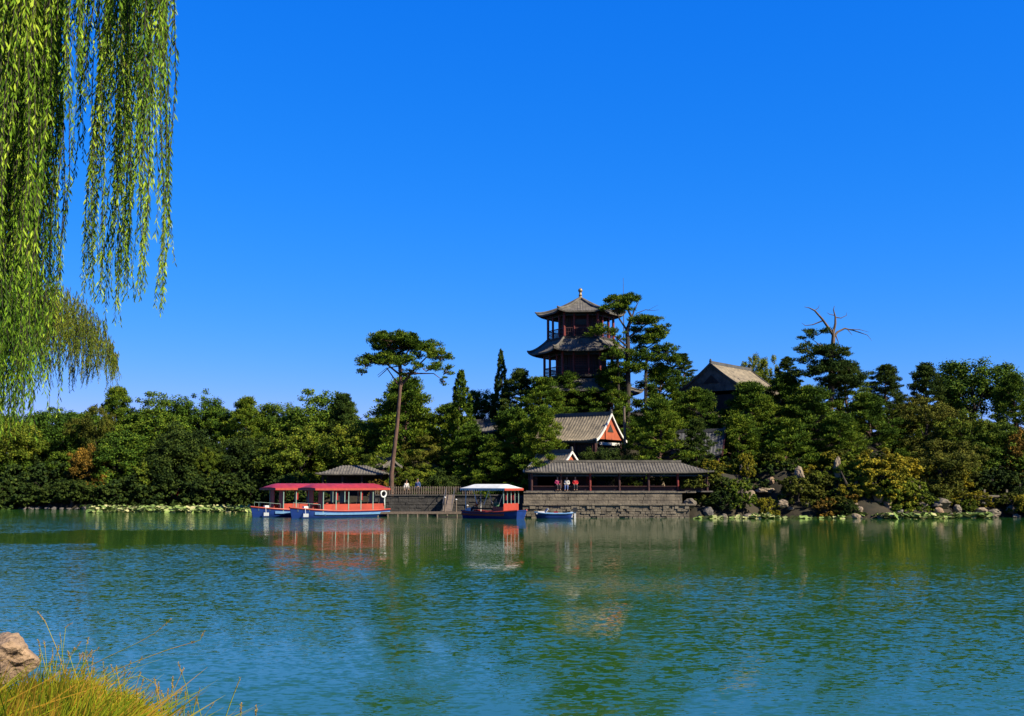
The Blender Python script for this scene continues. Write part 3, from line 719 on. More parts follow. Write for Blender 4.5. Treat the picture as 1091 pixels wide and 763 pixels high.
lotus('lotus_bed', 'scattered floating lotus leaves at the foot of the shrubs', 740, 905, lambda p_: random.uniform(97.8, 99.6), 120, .12)

# ------------------------------------------------------------------ roofs
def roof(L, W_, Hr, rib=.34, hip=None, ex=1.35, up=.25, th=.14, ny=9):
    """tile roof slab in local coords: x ridge, y slope, z 0 at eave"""
    nx = int(L/(rib/4)); X = [(-L/2+L*i/nx) for i in range(nx+1)]; Yt = [math.copysign(abs(v)**.9, v) for v in np.linspace(-1, 1, 2*ny+1)]
    top = []; bot = []
    for x in X:
        rt = []; rb = []
        for v in Yt:
            t = 1-abs(v)
            if hip: t = min(t, (L/2-abs(x))/hip)
            z = Hr*max(0, t)**ex+up*(abs(x)/(L/2))**8*abs(v)**3
            rz_ = .07*max(0, math.cos(2*math.pi*x/rib))
            rt.append((x, v*W_, z+rz_)); rb.append((x, v*W_*.995, z-th))
        top.append(rt); bot.append(rb)
    return MB().grid(top, bot)
def profile(W_, Hr, ex, v): return Hr*max(0, 1-abs(v))**ex
def hall(name, label, cat, loc, rz, L, W_, Hr, wallh, tile='tile', trim='white', gab='brick', wall='darkred', ncol=4, plinth=.3, group=None, gz_bottom=-3, rib=.34, ex=1.3):
    e = empty(name, loc, rz, label, cat, group)
    # roof eave at z = 0 of local + wallh
    r_ = roof(L, W_, Hr, rib, None, ex).build('roof', M[tile], e, (0, 0, wallh))
    rd = MB(); rd.box((0, 0, wallh+Hr+.12), (L+.1, .26, .34)); 
    for s in (-1, 1): rd.box((s*(L/2), 0, wallh+Hr+.36), (.3, .22, .34), taper=.5)
    rd.build('ridge', M['tiledark'] if tile != 'tile' else M['tile'], e)
    for s in (-1, 1):
        bb = MB(); top = []; bot = []
        for v in np.linspace(-1.02, 1.02, 21):
            z = wallh+profile(W_, Hr, ex, v)
            top.append([(s*(L/2+.02), v*W_, z+.13), (s*(L/2+.14), v*W_, z+.13)]); bot.append([(s*(L/2+.02), v*W_, z-.12), (s*(L/2+.14), v*W_, z-.12)])
        bb.grid(top, bot, False).build('bargeboard', M[trim], e)
        gg = MB(); k = .82; vs = []; n_ = 12
        for v in np.linspace(-k, k, n_+1): vs.append((v*W_, wallh+profile(W_, Hr, ex, v)-.16))
        vs2 = [(s*(L/2-.1), a, b_) for a, b_ in vs]+[(s*(L/2-.28), a, b_) for a, b_ in vs]
        m_ = n_+1
        gg.add(vs2, [tuple(range(m_)), tuple(range(2*m_-1, m_-1, -1))]+[(i, m_+i, m_+i+1, i+1) for i in range(n_)]+[(0, m_-1, 2*m_-1, m_)])
        gw = gg.build('gable', M[gab], e)
        if trim == 'white': MB().box((s*(L/2-.2), 0, wallh-.30), (.16, W_*1.3, .28)).build('lit_wall_band', M['white'], e)  # lit top of the wall put in as a pale band
        vent = MB(); q = W_*.2
        vent.add([(s*(L/2-.06), -q, wallh+Hr*.33), (s*(L/2-.06), q, wallh+Hr*.33), (s*(L/2-.06), 0, wallh+Hr*.62), (s*(L/2-.12), -q, wallh+Hr*.33), (s*(L/2-.12), q, wallh+Hr*.33), (s*(L/2-.12), 0, wallh+Hr*.62)], [(0, 1, 2), (5, 4, 3), (0, 3, 4, 1), (1, 4, 5, 2), (2, 5, 3, 0)])
        vent.build('vent', M['darkwood'], gw)
    wb_ = MB(); wb_.box((0, 0, (wallh-.2+gz_bottom)/2), (L-.9, W_*1.5, wallh-.2-gz_bottom)); wb_.build('wall', M['darkwood'], e)  # shade under the roof put into the dark wall colour
    bm_ = MB()
    for s in (-1, 1): bm_.box((0, s*W_*.84, wallh-.1), (L-.4, .2, .32))
    bm_.build('beam', M['beam'], e)
    for s in (-1, 1):
        for i in range(ncol):
            x = (-L/2+.4)+(L-.8)*i/(ncol-1)
            MB().tube([(0, 0, gz_bottom), (0, 0, wallh-.2)], .15, 10).build('column', M['darkred'], e, (x, s*W_*.84, 0))
    for i in range(ncol-1):
        x = (-L/2+.4)+(L-.8)*(i+.5)/(ncol-1); w_ = (L-.8)/(ncol-1)*.62
        for s in (-1, 1):
            fr = MB(); y = s*(W_*.75+.04)
            for k in range(7): fr.box((x-w_/2+w_*k/6, y, wallh*.5-.1), (.05, .06, wallh*.8))
            for k in range(6): fr.box((x, y+s*.01, wallh*.1+wallh*.8*k/5-.1), (w_, .06, .05))
            fr.build('lattice_window', M['darkred'], e)
    return e
def hloc(px, py, Y): return P(px, py, Y)

# red gabled hall in the middle: ridge runs front-right, gable faces the viewer's right
pr = P(651, 440, 113)            # gable peak
def gable_hall(name, label, px, py, Y, rz, L, W_, Hr, wallh, **k):
    pk_ = P(px, py, Y); ax = Vector((math.cos(rz), math.sin(rz), 0)); c = pk_-ax*(L/2)
    return hall(name, label, 'hall', (c.x, c.y, pk_.z-Hr-wallh-.25), rz, L, W_, Hr, wallh, **k)
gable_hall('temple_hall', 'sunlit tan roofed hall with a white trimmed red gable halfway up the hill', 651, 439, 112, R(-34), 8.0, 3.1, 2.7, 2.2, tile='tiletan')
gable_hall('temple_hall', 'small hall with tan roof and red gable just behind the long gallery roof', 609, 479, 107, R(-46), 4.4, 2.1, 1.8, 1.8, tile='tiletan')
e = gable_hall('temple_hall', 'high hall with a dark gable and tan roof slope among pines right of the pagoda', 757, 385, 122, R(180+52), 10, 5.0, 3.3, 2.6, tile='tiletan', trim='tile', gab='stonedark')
e = gable_hall('temple_hall', 'shaded grey roofed hall behind the right end of the long gallery', 772, 457, 110, R(-20), 5.0, 2.4, 2.4, 2.2, tile='tiledark', trim='darkred', gab='darkred')  # darker roof tile carries the shade of the trees
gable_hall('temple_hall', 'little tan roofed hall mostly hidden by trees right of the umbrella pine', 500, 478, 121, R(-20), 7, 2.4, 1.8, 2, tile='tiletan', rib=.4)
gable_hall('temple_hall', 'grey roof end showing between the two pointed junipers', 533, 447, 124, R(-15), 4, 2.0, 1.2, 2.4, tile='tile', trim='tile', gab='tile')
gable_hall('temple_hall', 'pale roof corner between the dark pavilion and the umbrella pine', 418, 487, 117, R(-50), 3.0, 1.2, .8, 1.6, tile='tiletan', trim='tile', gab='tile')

# ------------------------------------------------------------------ long waterside gallery
gL = (756-560)*mpp(104)
gc = P(658, 524, 104); zf = P(664, 524, 101).z
ge = empty('waterside_gallery', (gc.x, 104, zf), 0, 'long open gallery with grey ribbed tile roof and red columns above the stone terrace', 'gallery')
eave = P(664, 503, 102).z-zf; rdz = P(664, 491.5, 104).z-zf
roof(gL, 2.3, rdz-eave-.1, .27, 2.8, 1.15, .12, .1).build('roof', M['tile'], ge, (0, 0, eave))
MB().box((0, 0, rdz+.0), (gL-5.4, .24, .2)).build('ridge', M['tile'], ge)
bmm = MB()
for s in (-1, 1): bmm.box((0, s*1.75, eave-.02), (gL-.9, .16, .3)); bmm.box((0, s*1.75, eave-.32), (gL-.9, .06, .14))
bmm.build('beam', M['beam'], ge)
MB().box((0, 0, .02), (gL-.2, 4.1, .12)).build('floor', M['stonedark'], ge)
for s in (-1, 1):
    for i in range(7):
        x = -gL/2+.6+(gL-1.2)*i/6
        MB().tube([(0, 0, .08), (0, 0, eave-.1)], .12, 10).build('column', M['red' if i in (2, 5) else 'darkred'], ge, (x, s*1.75, 0))  # lit columns red, shaded ones darker: light put into the colour
    for i in range(6):
        x0 = -gL/2+.6+(gL-1.2)*i/6; w_ = (gL-1.2)/6-.3
        if s == -1:
            b2 = MB(); b2.box((x0+w_/2+.15, s*1.75, .50), (w_, .28, .06)); b2.box((x0+w_/2+.15, s*1.62, .28), (w_, .04, .36)); b2.build('bench', M['darkred'], ge)
for x, w_ in ((-gL/2+1.8, 2.8), (-gL*.28, 5.2), (gL/2-1.8, 3)): MB().box((x, 1.78, eave/2), (w_, .12, eave-.3)).build('rear_wall', M['darkred'], ge)

# stone terrace in two steps, built of blocks
def blocks(L, h_, dpt, bw, bh, seed, jig=.05):
    r_ = random.Random(seed); m = MB(); z = 0
    while z < h_-.02:
        rh = min(bh*r_.uniform(.8, 1.25), h_-z); 
        if h_-z-rh < bh*.35: rh = h_-z
        x = -L/2
        while x < L/2-.02:
            w_ = min(bw*r_.uniform(.55, 1.6), L/2-x); j = r_.uniform(-jig, jig)
            m.box((x+w_/2, j, z+rh/2), (w_-.03, dpt+2*j*0, rh-.03), r_.uniform(-.02, .02)); x += w_
        z += rh
    return m
te = empty('stone_terrace', (P(645, 540, 101).x, 101.2, 0), 0, 'stepped grey stone terrace rising from the water beneath the gallery', 'terrace')
tw = (731-556)*mpp(101)
zl = P(645, 538.5, 100).z; zm = P(645, 532, 101).z
blocks(tw, zl+.5, .5, .40, .22, 1, .08).build('lower_wall', M['stone'], te, (0, -.7, -.5))
MB().box((0, .1, zl/2-.3), (tw-.1, 1.4, zl+.56-.04)).build('core', M['stonedark'], te)
cp = MB(); r_ = random.Random(4); x = -tw/2
while x < tw/2: 
    w_ = r_.uniform(.9, 1.5); cp.box((x+w_/2, -.62, zl+.07), (w_-.03, .9, .13)); x += w_
cp.build('coping', M['stone'], te)
blocks(tw-.6, zf-zl-.10, .4, 1.3, .34, 2, .015).build('upper_wall', M['stone'], te, (-.2, .2, zl+.02))
cp = MB(); x = -tw/2+.1
while x < tw/2-.6:
    w_ = r_.uniform(1.2, 1.8); cp.box((x+w_/2, .45, zf-.04), (w_-.02, 1.1, .11)); x += w_
cp.build('top_coping', M['stone'], te)
# embankment wall left of the terrace (shade painted into its stone colour)
ew = empty('embankment_wall', (P(480, 540, 110.3).x, 110.4, -.5), 0, 'stone embankment wall darkened for shade behind the jetty', 'wall')
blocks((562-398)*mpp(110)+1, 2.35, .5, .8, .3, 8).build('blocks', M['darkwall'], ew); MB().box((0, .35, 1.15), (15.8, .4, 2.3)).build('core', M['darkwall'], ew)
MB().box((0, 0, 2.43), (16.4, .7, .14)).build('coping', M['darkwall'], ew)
# picket railing on it
pf = empty('picket_fence', (P(455, 526, 110.6).x, 110.7, 1.97), 0, 'row of brown wooden pickets on top of the embankment wall', 'fence')
wp = 110*mpp(110); q = MB()
for i in range(46): q.box((-wp/2+wp*i/45, 0, .42), (.09, .05, .84))
q.build('pickets', M['wood'], pf)
q = MB(); q.box((0, .05, .25), (wp, .04, .08)); q.box((0, .05, .68), (wp, .04, .08)); q.build('rail', M['wood'], pf)

# dark low pavilion left
lp = P(376, 505, 114)
le = empty('lakeside_pavilion', (lp.x, 115, 1.6), 0, 'low open pavilion with a dark grey roof behind the front red boat', 'pavilion')
Lw = 76*mpp(114); ez = lp.z-1.6; hz_ = P(376, 497, 114).z-lp.z
roof(Lw, 2.1, hz_+.1, .3, 2.4, 1.2, .12, .1).build('roof', M['tile'], le, (0, 0, ez))
MB().box((0, 0, ez-.12), (Lw-1, 3.3, .2)).build('beam', M['darkwood'], le); MB().box((0, 1.5, ez/2), (Lw-1.2, .12, ez-.2)).build('rear_wall', M['darkwood'], le)
for s in (-1, 1):
    for i in range(4): MB().tube([(0, 0, -.8), (0, 0, ez-.1)], .1, 8).build('column', M['darkred'], le, (-Lw/2+.7+(Lw-1.4)*i/3, s*1.5, 0))

# dark stone platform at right edge
sp_ = empty('stone_platform', (P(1075, 540, 103.5).x, 103.8, -.4), 0, 'dark shaded stone platform wall at the right end of the shore', 'wall')
blocks(9.5, 2.2, .6, .7, .35, 14, .1).build('blocks', M['stonedark'], sp_); MB().box((0, 1.2, 1.1), (9.3, 2, 2.2)).build('core', M['stonedark'], sp_)
MB().box((0, .7, 2.3), (9.8, 2.6, .16)).build('slab', M['stone'], sp_)
for i in range(5): MB().box((-4.2+2.1*i, .0, 2.65), (.16, .16, .55)).build('post', M['stone'], sp_)

# ------------------------------------------------------------------ pagoda
YP = 125; pb = P(619, 402, YP); zb = gz(pb.x, YP)-.3
pg = empty('pagoda', (pb.x, YP, zb), R(-3), 'three storey hexagonal pagoda with grey tiled roofs and red columns crowning the hill', 'pagoda')
def pz(py, dY=0): return P(617, py, YP+dY).z-zb
m1 = mpp(YP)
def hexpt(r, k): a = R(60*k); return Vector((r*math.cos(a), r*math.sin(a), 0))
def hexroof(name, Ro, Ri, ze, zt, up=.42, ex=1.5, rib=.30):
    top_all = MB(); th = .16
    for k in range(6):
        A, B = hexpt(1, k), hexpt(1, k+1); side = (B-A)
        nS = max(8, int(Ro/(rib/4))); top = []; bot = []
        for i in range(nS+1):
            s = i/nS; rt = []; rb = []
            for j in range(11):
                t = j/10; r_ = Ri+(Ro-Ri)*t
                u = (s-.5)*2
                pt = (A+side*s)*r_*(1+.035*abs(u)**4*t)
                z = ze+(zt-ze)*(1-t)**ex+up*abs(u)**5*t**3
                wv = .06*max(0, math.cos(2*math.pi*(s-.5)*r_/rib)) if t > .02 else 0
                rt.append((pt.x, pt.y, z+wv)); rb.append((pt.x*.995, pt.y*.995, z-th))
            top.append(rt); bot.append(rb)
        top_all.grid(top, bot)
    o_ = top_all.build(name, M['tile'], pg)
    for k in range(6):
        hp = MB(); pts = []
        for j in range(11):
            t = j/10; r_ = (Ri+(Ro-Ri)*t)*(1+.035*t); q_ = hexpt(r_, k); q_.z = ze+(zt-ze)*(1-t)**ex+up*t**3+.08; pts.append(q_)
        q_ = pts[-1]+(pts[-1]-pts[-2])*.35+Vector((0, 0, .12)); pts.append(q_)
        hp.tube(pts, [.13]*10+[.14, .05], 7)
        hp.build('hip_ridge', M['tile'], o_)
    # dark rafters under the eave
    rf = MB()
    for k in range(6):
        A, B = hexpt(1, k), hexpt(1, k+1)
        for i in range(17):
            d_ = A.lerp(B, (i+.5)/17); a_ = d_*(Ro*.97); b_ = d_*(Ro*.62)
            rf.tube([(a_.x, a_.y, ze-.16+up*abs(2*(i+.5)/17-1)**5*.9), (b_.x, b_.y, ze+.02)], .06, 4)
    rf.build('rafters', M['darkred'], o_)
    return o_
def storey(zf_, zc_, rc, rw, n):
    w_ = MB(); 
    vs = [hexpt(rw, k)+Vector((0, 0, z)) for z in (zf_, zc_) for k in range(6)]
    w_.add(vs, [(k, (k+1) % 6, 6+(k+1) % 6, 6+k) for k in range(6)]+[(5, 4, 3, 2, 1, 0), (6, 7, 8, 9, 10, 11)]); wall = w_.build('wall', M['darkred'], pg)
    for k in range(6):
        A, B = hexpt(rw+.05, k), hexpt(rw+.05, k+1); an = math.atan2((B-A).y, (B-A).x); c = (A+B)/2; Lq = (B-A).length
        f_ = MB()
        for i in range(9): f_.box((-Lq*.4+Lq*.8*i/8, 0, 0), (.05, .05, (zc_-zf_)*.68))
        for i in range(8): f_.box((0, -.012, -(zc_-zf_)*.34+(zc_-zf_)*.68*i/7), (Lq*.8, .05, .05))
        f_.build('lattice_window', M['red'] if k % 2 == 0 else M['wood'], pg, (c.x, c.y, (zf_+zc_)/2-.1), an)
    bm_ = MB()
    for k in range(6):
        A, B = hexpt(rc, k), hexpt(rc, k+1); an = math.atan2((B-A).y, (B-A).x); c = (A+B)/2; Lq = (B-A).length
        bm_.box((c.x, c.y, zc_-.16), (Lq, .2, .36), an); bm_.box((c.x, c.y, zc_-.48), (Lq, .1, .12), an)
        MB().tube([(0, 0, zf_), (0, 0, zc_)], .15, 12).build('column', M['red'], pg, tuple(hexpt(rc, k)))
        for s in (-1, 1):
            q_ = c+(B-A).normalized()*s*Lq*.2
            MB().tube([(0, 0, zf_), (0, 0, zc_)], .12, 10).build('column', M['red'], pg, tuple(q_))
        rl = MB(); rl.box((0, 0, .95), (Lq-.1, .09, .09)); rl.box((0, 0, .5), (Lq-.1, .05, .05)); rl.box((0, 0, .12), (Lq-.1, .06, .06))
        for i in range(15): rl.box((-Lq/2+.2+(Lq-.4)*i/14, 0, .5), (.05, .05, .84))
        rl.build('railing', M['darkred'], pg, (c.x, c.y, zf_), an)
    bm_.build('beam', M['beam'], pg)
    fl = MB(); vs = [hexpt(rc+.25, k)+Vector((0, 0, z)) for z in (zf_-.28, zf_-.02) for k in range(6)]
    fl.add(vs, [(k, (k+1) % 6, 6+(k+1) % 6, 6+k) for k in range(6)]+[(5, 4, 3, 2, 1, 0), (6, 7, 8, 9, 10, 11)]); fl.build('floor', M['stone'] if n < 2 else M['darkwood'], pg)
zU = pz(337); zU_top = pz(319); zf3 = pz(362); zL = pz(378); zL_top = pz(362); zf2 = pz(402); zB = zf2-1.3; 
hexroof('roof', 46*m1, .25, zU, zU_top, .30, 1.35)
hexroof('roof', 55*m1, 34*m1, zL, zL_top, .30, 1.3)
hexroof('roof', 64*m1, 38*m1, zB-.6, zB+.9, .35, 1.3)
storey(zf3, zU+.15, 35*m1, 24*m1, 3); storey(zf2, zL+.15, 39*m1, 27*m1, 2); storey(.5, zB-.4, 43*m1, 30*m1, 1)
pl = MB(); vs = [hexpt(r_, k)+Vector((0, 0, z)) for r_, z in ((52*m1, -3), (50*m1, .45)) for k in range(6)]
pl.add(vs, [(k, (k+1) % 6, 6+(k+1) % 6, 6+k) for k in range(6)]+[(6, 7, 8, 9, 10, 11)]); pl.build('plinth', M['stone'], pg)
f_ = MB(); f_.lathe([(.34, 0), (.38, .12), (.26, .28), (.17, .45), (.22, .6), (.15, .7), (.14, .9), (.24, 1.02), (.27, 1.15), (.2, 1.3), (.05, 1.42)], (0, 0, zU_top-.1), 14); f_.build('finial', M['gold'], pg)
MB().box((0, -24*m1*.93, zU-1.0), (1.3, .08, .6), rx=.15).build('plaque', M['beam'], pg)

def rod(px, y0, Y, label, r=.035):
    a = P(px, y0, Y); z0 = gz(a.x, Y); e_ = empty('lightning_rod', (a.x, Y, z0), 0, label, 'mast')
    MB().tube([(0, 0, 0), (0, 0, (a.z-z0)*.7), (0, 0, a.z-z0)], [.09, .05, .02], 6).build('pole', M['metal'], e_)
    MB().box((0, 0, .1), (.5, .5, .3)).build('base', M['stonedark'], e_)
rod(664, 296, 121, 'thin lightning rod mast rising above the layered pine by the pagoda')
up_ = P(665, 434, 110); zz0 = gz(up_.x, 110)
e_ = empty('utility_pole', (up_.x, 110, zz0), 0, 'grey wooden pole right beside the red gable of the middle hall', 'pole')
MB().tube([(0, 0, -.4), (.05, 0, 3), (0, 0, up_.z-zz0)], [.15, .13, .11], 8).build('shaft', M['wood'], e_)
MB().lathe([(.14, 0), (.15, .06), (.03, .12)], (0, 0, up_.z-zz0-.02), 8).build('cap', M['metal'], e_)

# ------------------------------------------------------------------ boats
def hull(mb, L, B, D, sheer=.35, z0=-.25, zt=0, blunt=.0, band=None):
    """loft along x, bow at +x. returns side grids"""
    st = []
    for i in range(17):
        t = i/16; x = -L/2+L*t
        b_ = B/2*(1-max(0, (t-.62)/.38)**2.2*(1-blunt))*(1-.18*max(0, (.15-t)/.15)**2)
        zt_ = D+sheer*max(0, (t-.45)/.55)**2+.08*max(0, (.2-t)/.2)
        st.append((x, max(.04, b_), zt_))
    prof = [(0, 0), (.55, .02), (.8, .25), (.93, .6), (1, 1)]
    rows = []
    for x, b_, zt_ in st:
        xo = lambda q: x-(1-q)*.5*max(0, (x/L-.15))*1.6
        r_ = []
        for u, v in [(-a, c) for a, c in prof[::-1]]+[(a, c) for a, c in prof[1:]]: r_.append((xo(v), u*b_, z0+(zt_-z0)*v))
        rows.append(r_)
    mb.grid(rows)
    mb.add(rows[0], [tuple(range(len(rows[0])))]); mb.add(rows[-1], [tuple(range(len(rows[0])-1, -1, -1))])
    return st
def hullthing(e, L, B, D, col='hullblue', gun='boatred', sheer=.35, blunt=0, stripe=True, scol='stripe'):
    m = MB(); st = hull(m, L, B, D, sheer, -.3, 0, blunt); h_ = m.build('hull', M[col], e)
    d_ = MB(); d_.grid([[(x, -b_*.97, z-.1), (x, b_*.97, z-.1)] for x, b_, z in st]); d_.build('deck', M['boatred'], e)
    g_ = MB()
    for s in (-1, 1): g_.tube([(x, s*b_, z) for x, b_, z in st], .07, 6)
    g_.tube([(st[0][0], -st[0][1], st[0][2]), (st[0][0], st[0][1], st[0][2])], .07, 6)
    g_.build('gunwale', M[gun], e)
    if stripe:
        s_ = MB()
        for s in (-1, 1):
            s_.grid([[(x-.22*max(0, x/L-.15), s*(b_*.965+.03), z*.42), (x-.12*max(0, x/L-.15), s*(b_*.985+.035), z*.72)] for x, b_, z in st[:14]], [[(x-.22*max(0, x/L-.15), s*(b_*.965-.02), z*.42), (x-.12*max(0, x/L-.15), s*(b_*.985-.02), z*.72)] for x, b_, z in st[:14]])
        s_.build('stripe', M[scol], h_)
    return st
def boat_roof(e, x0, x1, w_, z, hgt, mt_, name='roof', fascia=None, over=.25):
    """arched canopy with slab thickness, sloping ends"""
    rows = []; rb = []
    n = 24
    for i in range(n+1):
        x = x0+(x1-x0)*i/n; en = min(1, min(i, n-i)/n*(x1-x0)/.9); rr = []; r2 = []
        for j in range(13):
            v = -1+2*j/12; zz = z+hgt*(1-abs(v)**2.2)*(.15+.85*en**.7); rr.append((x, v*(w_/2+over), zz+.05)); r2.append((x, v*(w_/2+over), zz-.03))
        rows.append(rr); rb.append(r2)
    o_ = MB().grid(rows, rb).build(name, M[mt_], e)
    if fascia:
        fa = MB()
        for s in (-1, 1): fa.box(((x0+x1)/2, s*(w_/2+over), z-.06), (x1-x0, .04, .16))
        for x in (x0, x1): fa.box((x, 0, z-.06), (.04, w_+2*over, .16))
        fa.build('fascia', M[fascia], o_)
    return o_
def ferry(label, loc, rz, group=None, buoy=True):
    e = empty('tour_boat', loc, rz, label, 'tour boat', group)
    L, B, D = 10.2, 2.7, .62
    hullthing(e, L, B, D)
    c0, c1, cw = -4.4, 2.4, 2.35; zd = .5; zr = 2.62
    for s in (-1, 1):
        MB().box(((c0+c1)/2, s*cw/2, zd+.42), (c1-c0, .06, .62)).build('side_panel', M['boatred'], e)
        MB().box(((c0+c1)/2, s*cw/2, zr-.12), (c1-c0, .07, .14)).build('top_rail', M['boatgreen'], e)
        for i in range(6):
            x = c0+(c1-c0)*i/5
            MB().box((0, 0, 0), (.09, .10, zr-zd)).build('post', M['boatgreen'], e, (x, s*(cw/2+.003), (zr+zd)/2))
        for i in (1, 3):
            cu = MB(); x = c0+(c1-c0)*(i+.8)/5; cu.grid([[(x+t*.05, s*(cw/2-.08)+.03*math.sin(t*2.2), zr-.2), (x+t*.035, s*(cw/2-.08)+.03*math.sin(t*2.2), zr-1.05)] for t in range(9)])
            cu.build('curtain', M['cloth'], e)
    for x in (c0, c1):
        MB().box((x, -cw*.32, (zd+zr)/2), (.06, cw*.28, zr-zd)).build('end_panel', M['boatred'] if x == c1 else M['boatgreen'], e)
        MB().box((x, cw*.32, (zd+zr)/2), (.06, cw*.28, zr-zd)).build('end_panel', M['boatred'] if x == c1 else M['boatgreen'], e)
    for i in range(5):
        for s in (-1, 1):
            b_ = MB(); x = c0+.8+i*1.25; b_.box((x, s*.65, zd+.35), (.42, .8, .08)); b_.box((x-.2, s*.65, zd+.6), (.06, .8, .5)); b_.box((x, s*.65, zd+.15), (.3, .6, .32)); b_.build('seat', M['darkwood'], e)
    boat_roof(e, c0-.45, c1+1.0, cw, zr, .42, 'roofred', fascia='boatred')
    # bow rail
    rl = MB()
    for s in (-1, 1): rl.tube([(2.6, s*1.05, 1.2), (3.6, s*.85, 1.3), (4.5, s*.4, 1.38)], .02, 6); [rl.tube([(x, s*y, .6), (x, s*y, z)], .018, 5) for x, y, z in ((2.6, 1.05, 1.2), (3.6, .85, 1.3), (4.5, .4, 1.38))]
    rl.build('bow_rail', M['boatgreen'], e)
    MB().box((0, 0, 0), (.5, .35, .4), taper=.85).build('locker', M['boatwhite'], e, (3.5, 0, .86))
    fd = MB(); fd.box((4.05, 1.0, .28), (.42, .18, .30), -.75); fd.tube([(4.05, .95, .4), (4.0, .8, .85)], .02, 5); fd.build('fender', M['awning'], e)
    if buoy:
        for s in (1,):
            tb_ = MB(); pts = [(c0+.25+.30*math.cos(a), s*(cw/2+.14), 2.12+.30*math.sin(a)) for a in np.linspace(0, 2*math.pi, 19)]
            tb_.tube(pts, .075, 8, False); bu = tb_.build('lifebuoy', M['boatwhite'], e)
            MB().tube([(c0+.1, s*(cw/2+.15), 1.8), (c0+.16, s*(cw/2+.15), 1.5), (c0+.1, s*(cw/2+.15), 1.1)], .035, 6).build('rope', M['boatwhite'], bu)
    tl = MB(); tl.tube([(-5.1, 0, .55), (-5.35, 0, .9), (-5.35, 0, 1.0)], .05, 6); tl.box((-5.25, 0, .05), (.1, .5, .9)); tl.build('rudder', M['darkwood'], e)
    return e
BR = R(180+43)
def boatloc(px, Y): q_ = P(px, 550, Y); return (q_.x, Y, 0)
ferry('red roofed tour boat in front, with blue hull and a white lifebuoy by its stern', boatloc(360, 101.6), BR)
ferry('red roofed tour boat moored behind the front one, its roof showing to the left', boatloc(318, 105.2), BR, buoy=False)

# white awning boat
bc = P(527, 554, 98)
wbt = empty('tour_boat', (bc.x, 98.6, 0), R(-41), 'small tour boat with a white awning, blue hull and orange red cabin front', 'tour boat')
hullthing(wbt, 6.4, 2.3, .58, sheer=.2, blunt=.55, scol='boatred')
cx0, cx1, cw, zr = -2.6, 1.9, 2.0, 2.62
MB().box((cx1, 0, .98), (.07, cw, .75)).build('front_panel', M['boatred'], wbt); MB().box((cx1+.02, 0, zr-.14), (.07, cw, .10)).build('top_rail', M['boatgreen'], wbt)
for i in range(5): MB().box((0, 0, 0), (.07, .07, zr-1.3)).build('post', M['boatgreen'], wbt, (cx1+.01, -cw/2+cw*i/4, (zr+1.3)/2))
for s in (-1, 1):
    MB().tube([(cx0, 0, .5), (cx0, 0, zr)], .04, 6).build('post', M['boatwhite'], wbt, (0, s*cw/2, 0)); MB().box(((cx1-.6), s*cw/2, .8), (1.2, .05, .5)).build('side_panel', M['boatred'], wbt)
    MB().tube([(-.4, s*cw/2, 1.2), (.25, s*cw/2, zr-.05)], .035, 6).build('brace', M['boatwhite'], wbt); MB().tube([(-1.2, s*cw/2, 1.3), (-1.7, s*cw/2, zr-.05)], .035, 6).build('brace', M['boatwhite'], wbt)
[MB().grid([[(cx1-.15+.02*math.sin(t*2.1), y+t*.03, zr-.15), (cx1-.15+.02*math.sin(t*2.1), y+t*.025, zr-1.0)] for t in range(8)]).build('curtain', M['cloth'], wbt) for y in (-.5, .1, .55)]
rw_ = boat_roof(wbt, cx0-.5, cx1+.35, cw, zr, .36, 'awning')
fa = MB()
for s in (-1, 1):
    n = 22
    for i in range(n):
        x = cx0-.5+(cx1-cx0+.85)*(i+.5)/n; fa.add([(x-.105, s*(cw/2+.26), zr), (x+.105, s*(cw/2+.26), zr), (x+.07, s*(cw/2+.26), zr-.14), (x, s*(cw/2+.26), zr-.18), (x-.07, s*(cw/2+.26), zr-.14)], [(0, 1, 2, 3, 4)])
fa.build('valance', M['awning'], rw_); MB().box((cx1+.36, 0, zr-.05), (.05, cw+.55, .2)).build('fascia', M['boatred'], rw_)
for i in range(3): MB().box((0, 0, 0), (.4, 1.5, .1)).build('bench', M['darkwood'], wbt, (-1.9+i*1.2, 0, .85))
MB().box((0, 0, 0), (.55, .5, .28), taper=.7).build('cushion', M['boatwhite'], wbt, (-2.5, -.55, .78))

mbt = empty('motor_boat', (P(590, 551, 98.5).x, 98.7, 0), R(176), 'small blue open motor boat with a white windscreen and outboard engine, empty at the terrace', 'motor boat')
hullthing(mbt, 3.4, 1.35, .42, sheer=.12, gun='stripe', stripe=False)
ws = MB(); ws.grid([[(.75, -.5, .42), (.45, -.42, .85)], [(.95, 0, .42), (.6, 0, .9)], [(.75, .5, .42), (.45, .42, .85)]], [[(.72, -.5, .42), (.42, -.42, .85)], [(.92, 0, .42), (.57, 0, .9)], [(.72, .5, .42), (.42, .42, .85)]]); ws.build('windscreen', M['awning'], mbt)
MB().box((1.1, 0, .5), (.9, .8, .22), taper=.6).build('foredeck', M['boatwhite'], mbt); MB().box((-.2, 0, .55), (.35, .9, .1)).build('seat', M['roofred'], mbt); MB().box((-1.0, 0, .55), (.35, .9, .1)).build('seat', M['black'], mbt)
om = MB(); om.box((-1.92, 0, .78), (.42, .34, .38), taper=.8); om.build('engine_cowl', M['black'], mbt); MB().box((-1.9, 0, .3), (.16, .16, .95)).build('engine_leg', M['boatwhite'], mbt); MB().box((-1.6, .4, .35), (.2, .3, .5)).build('fuel_tank', M['boatwhite'], mbt)

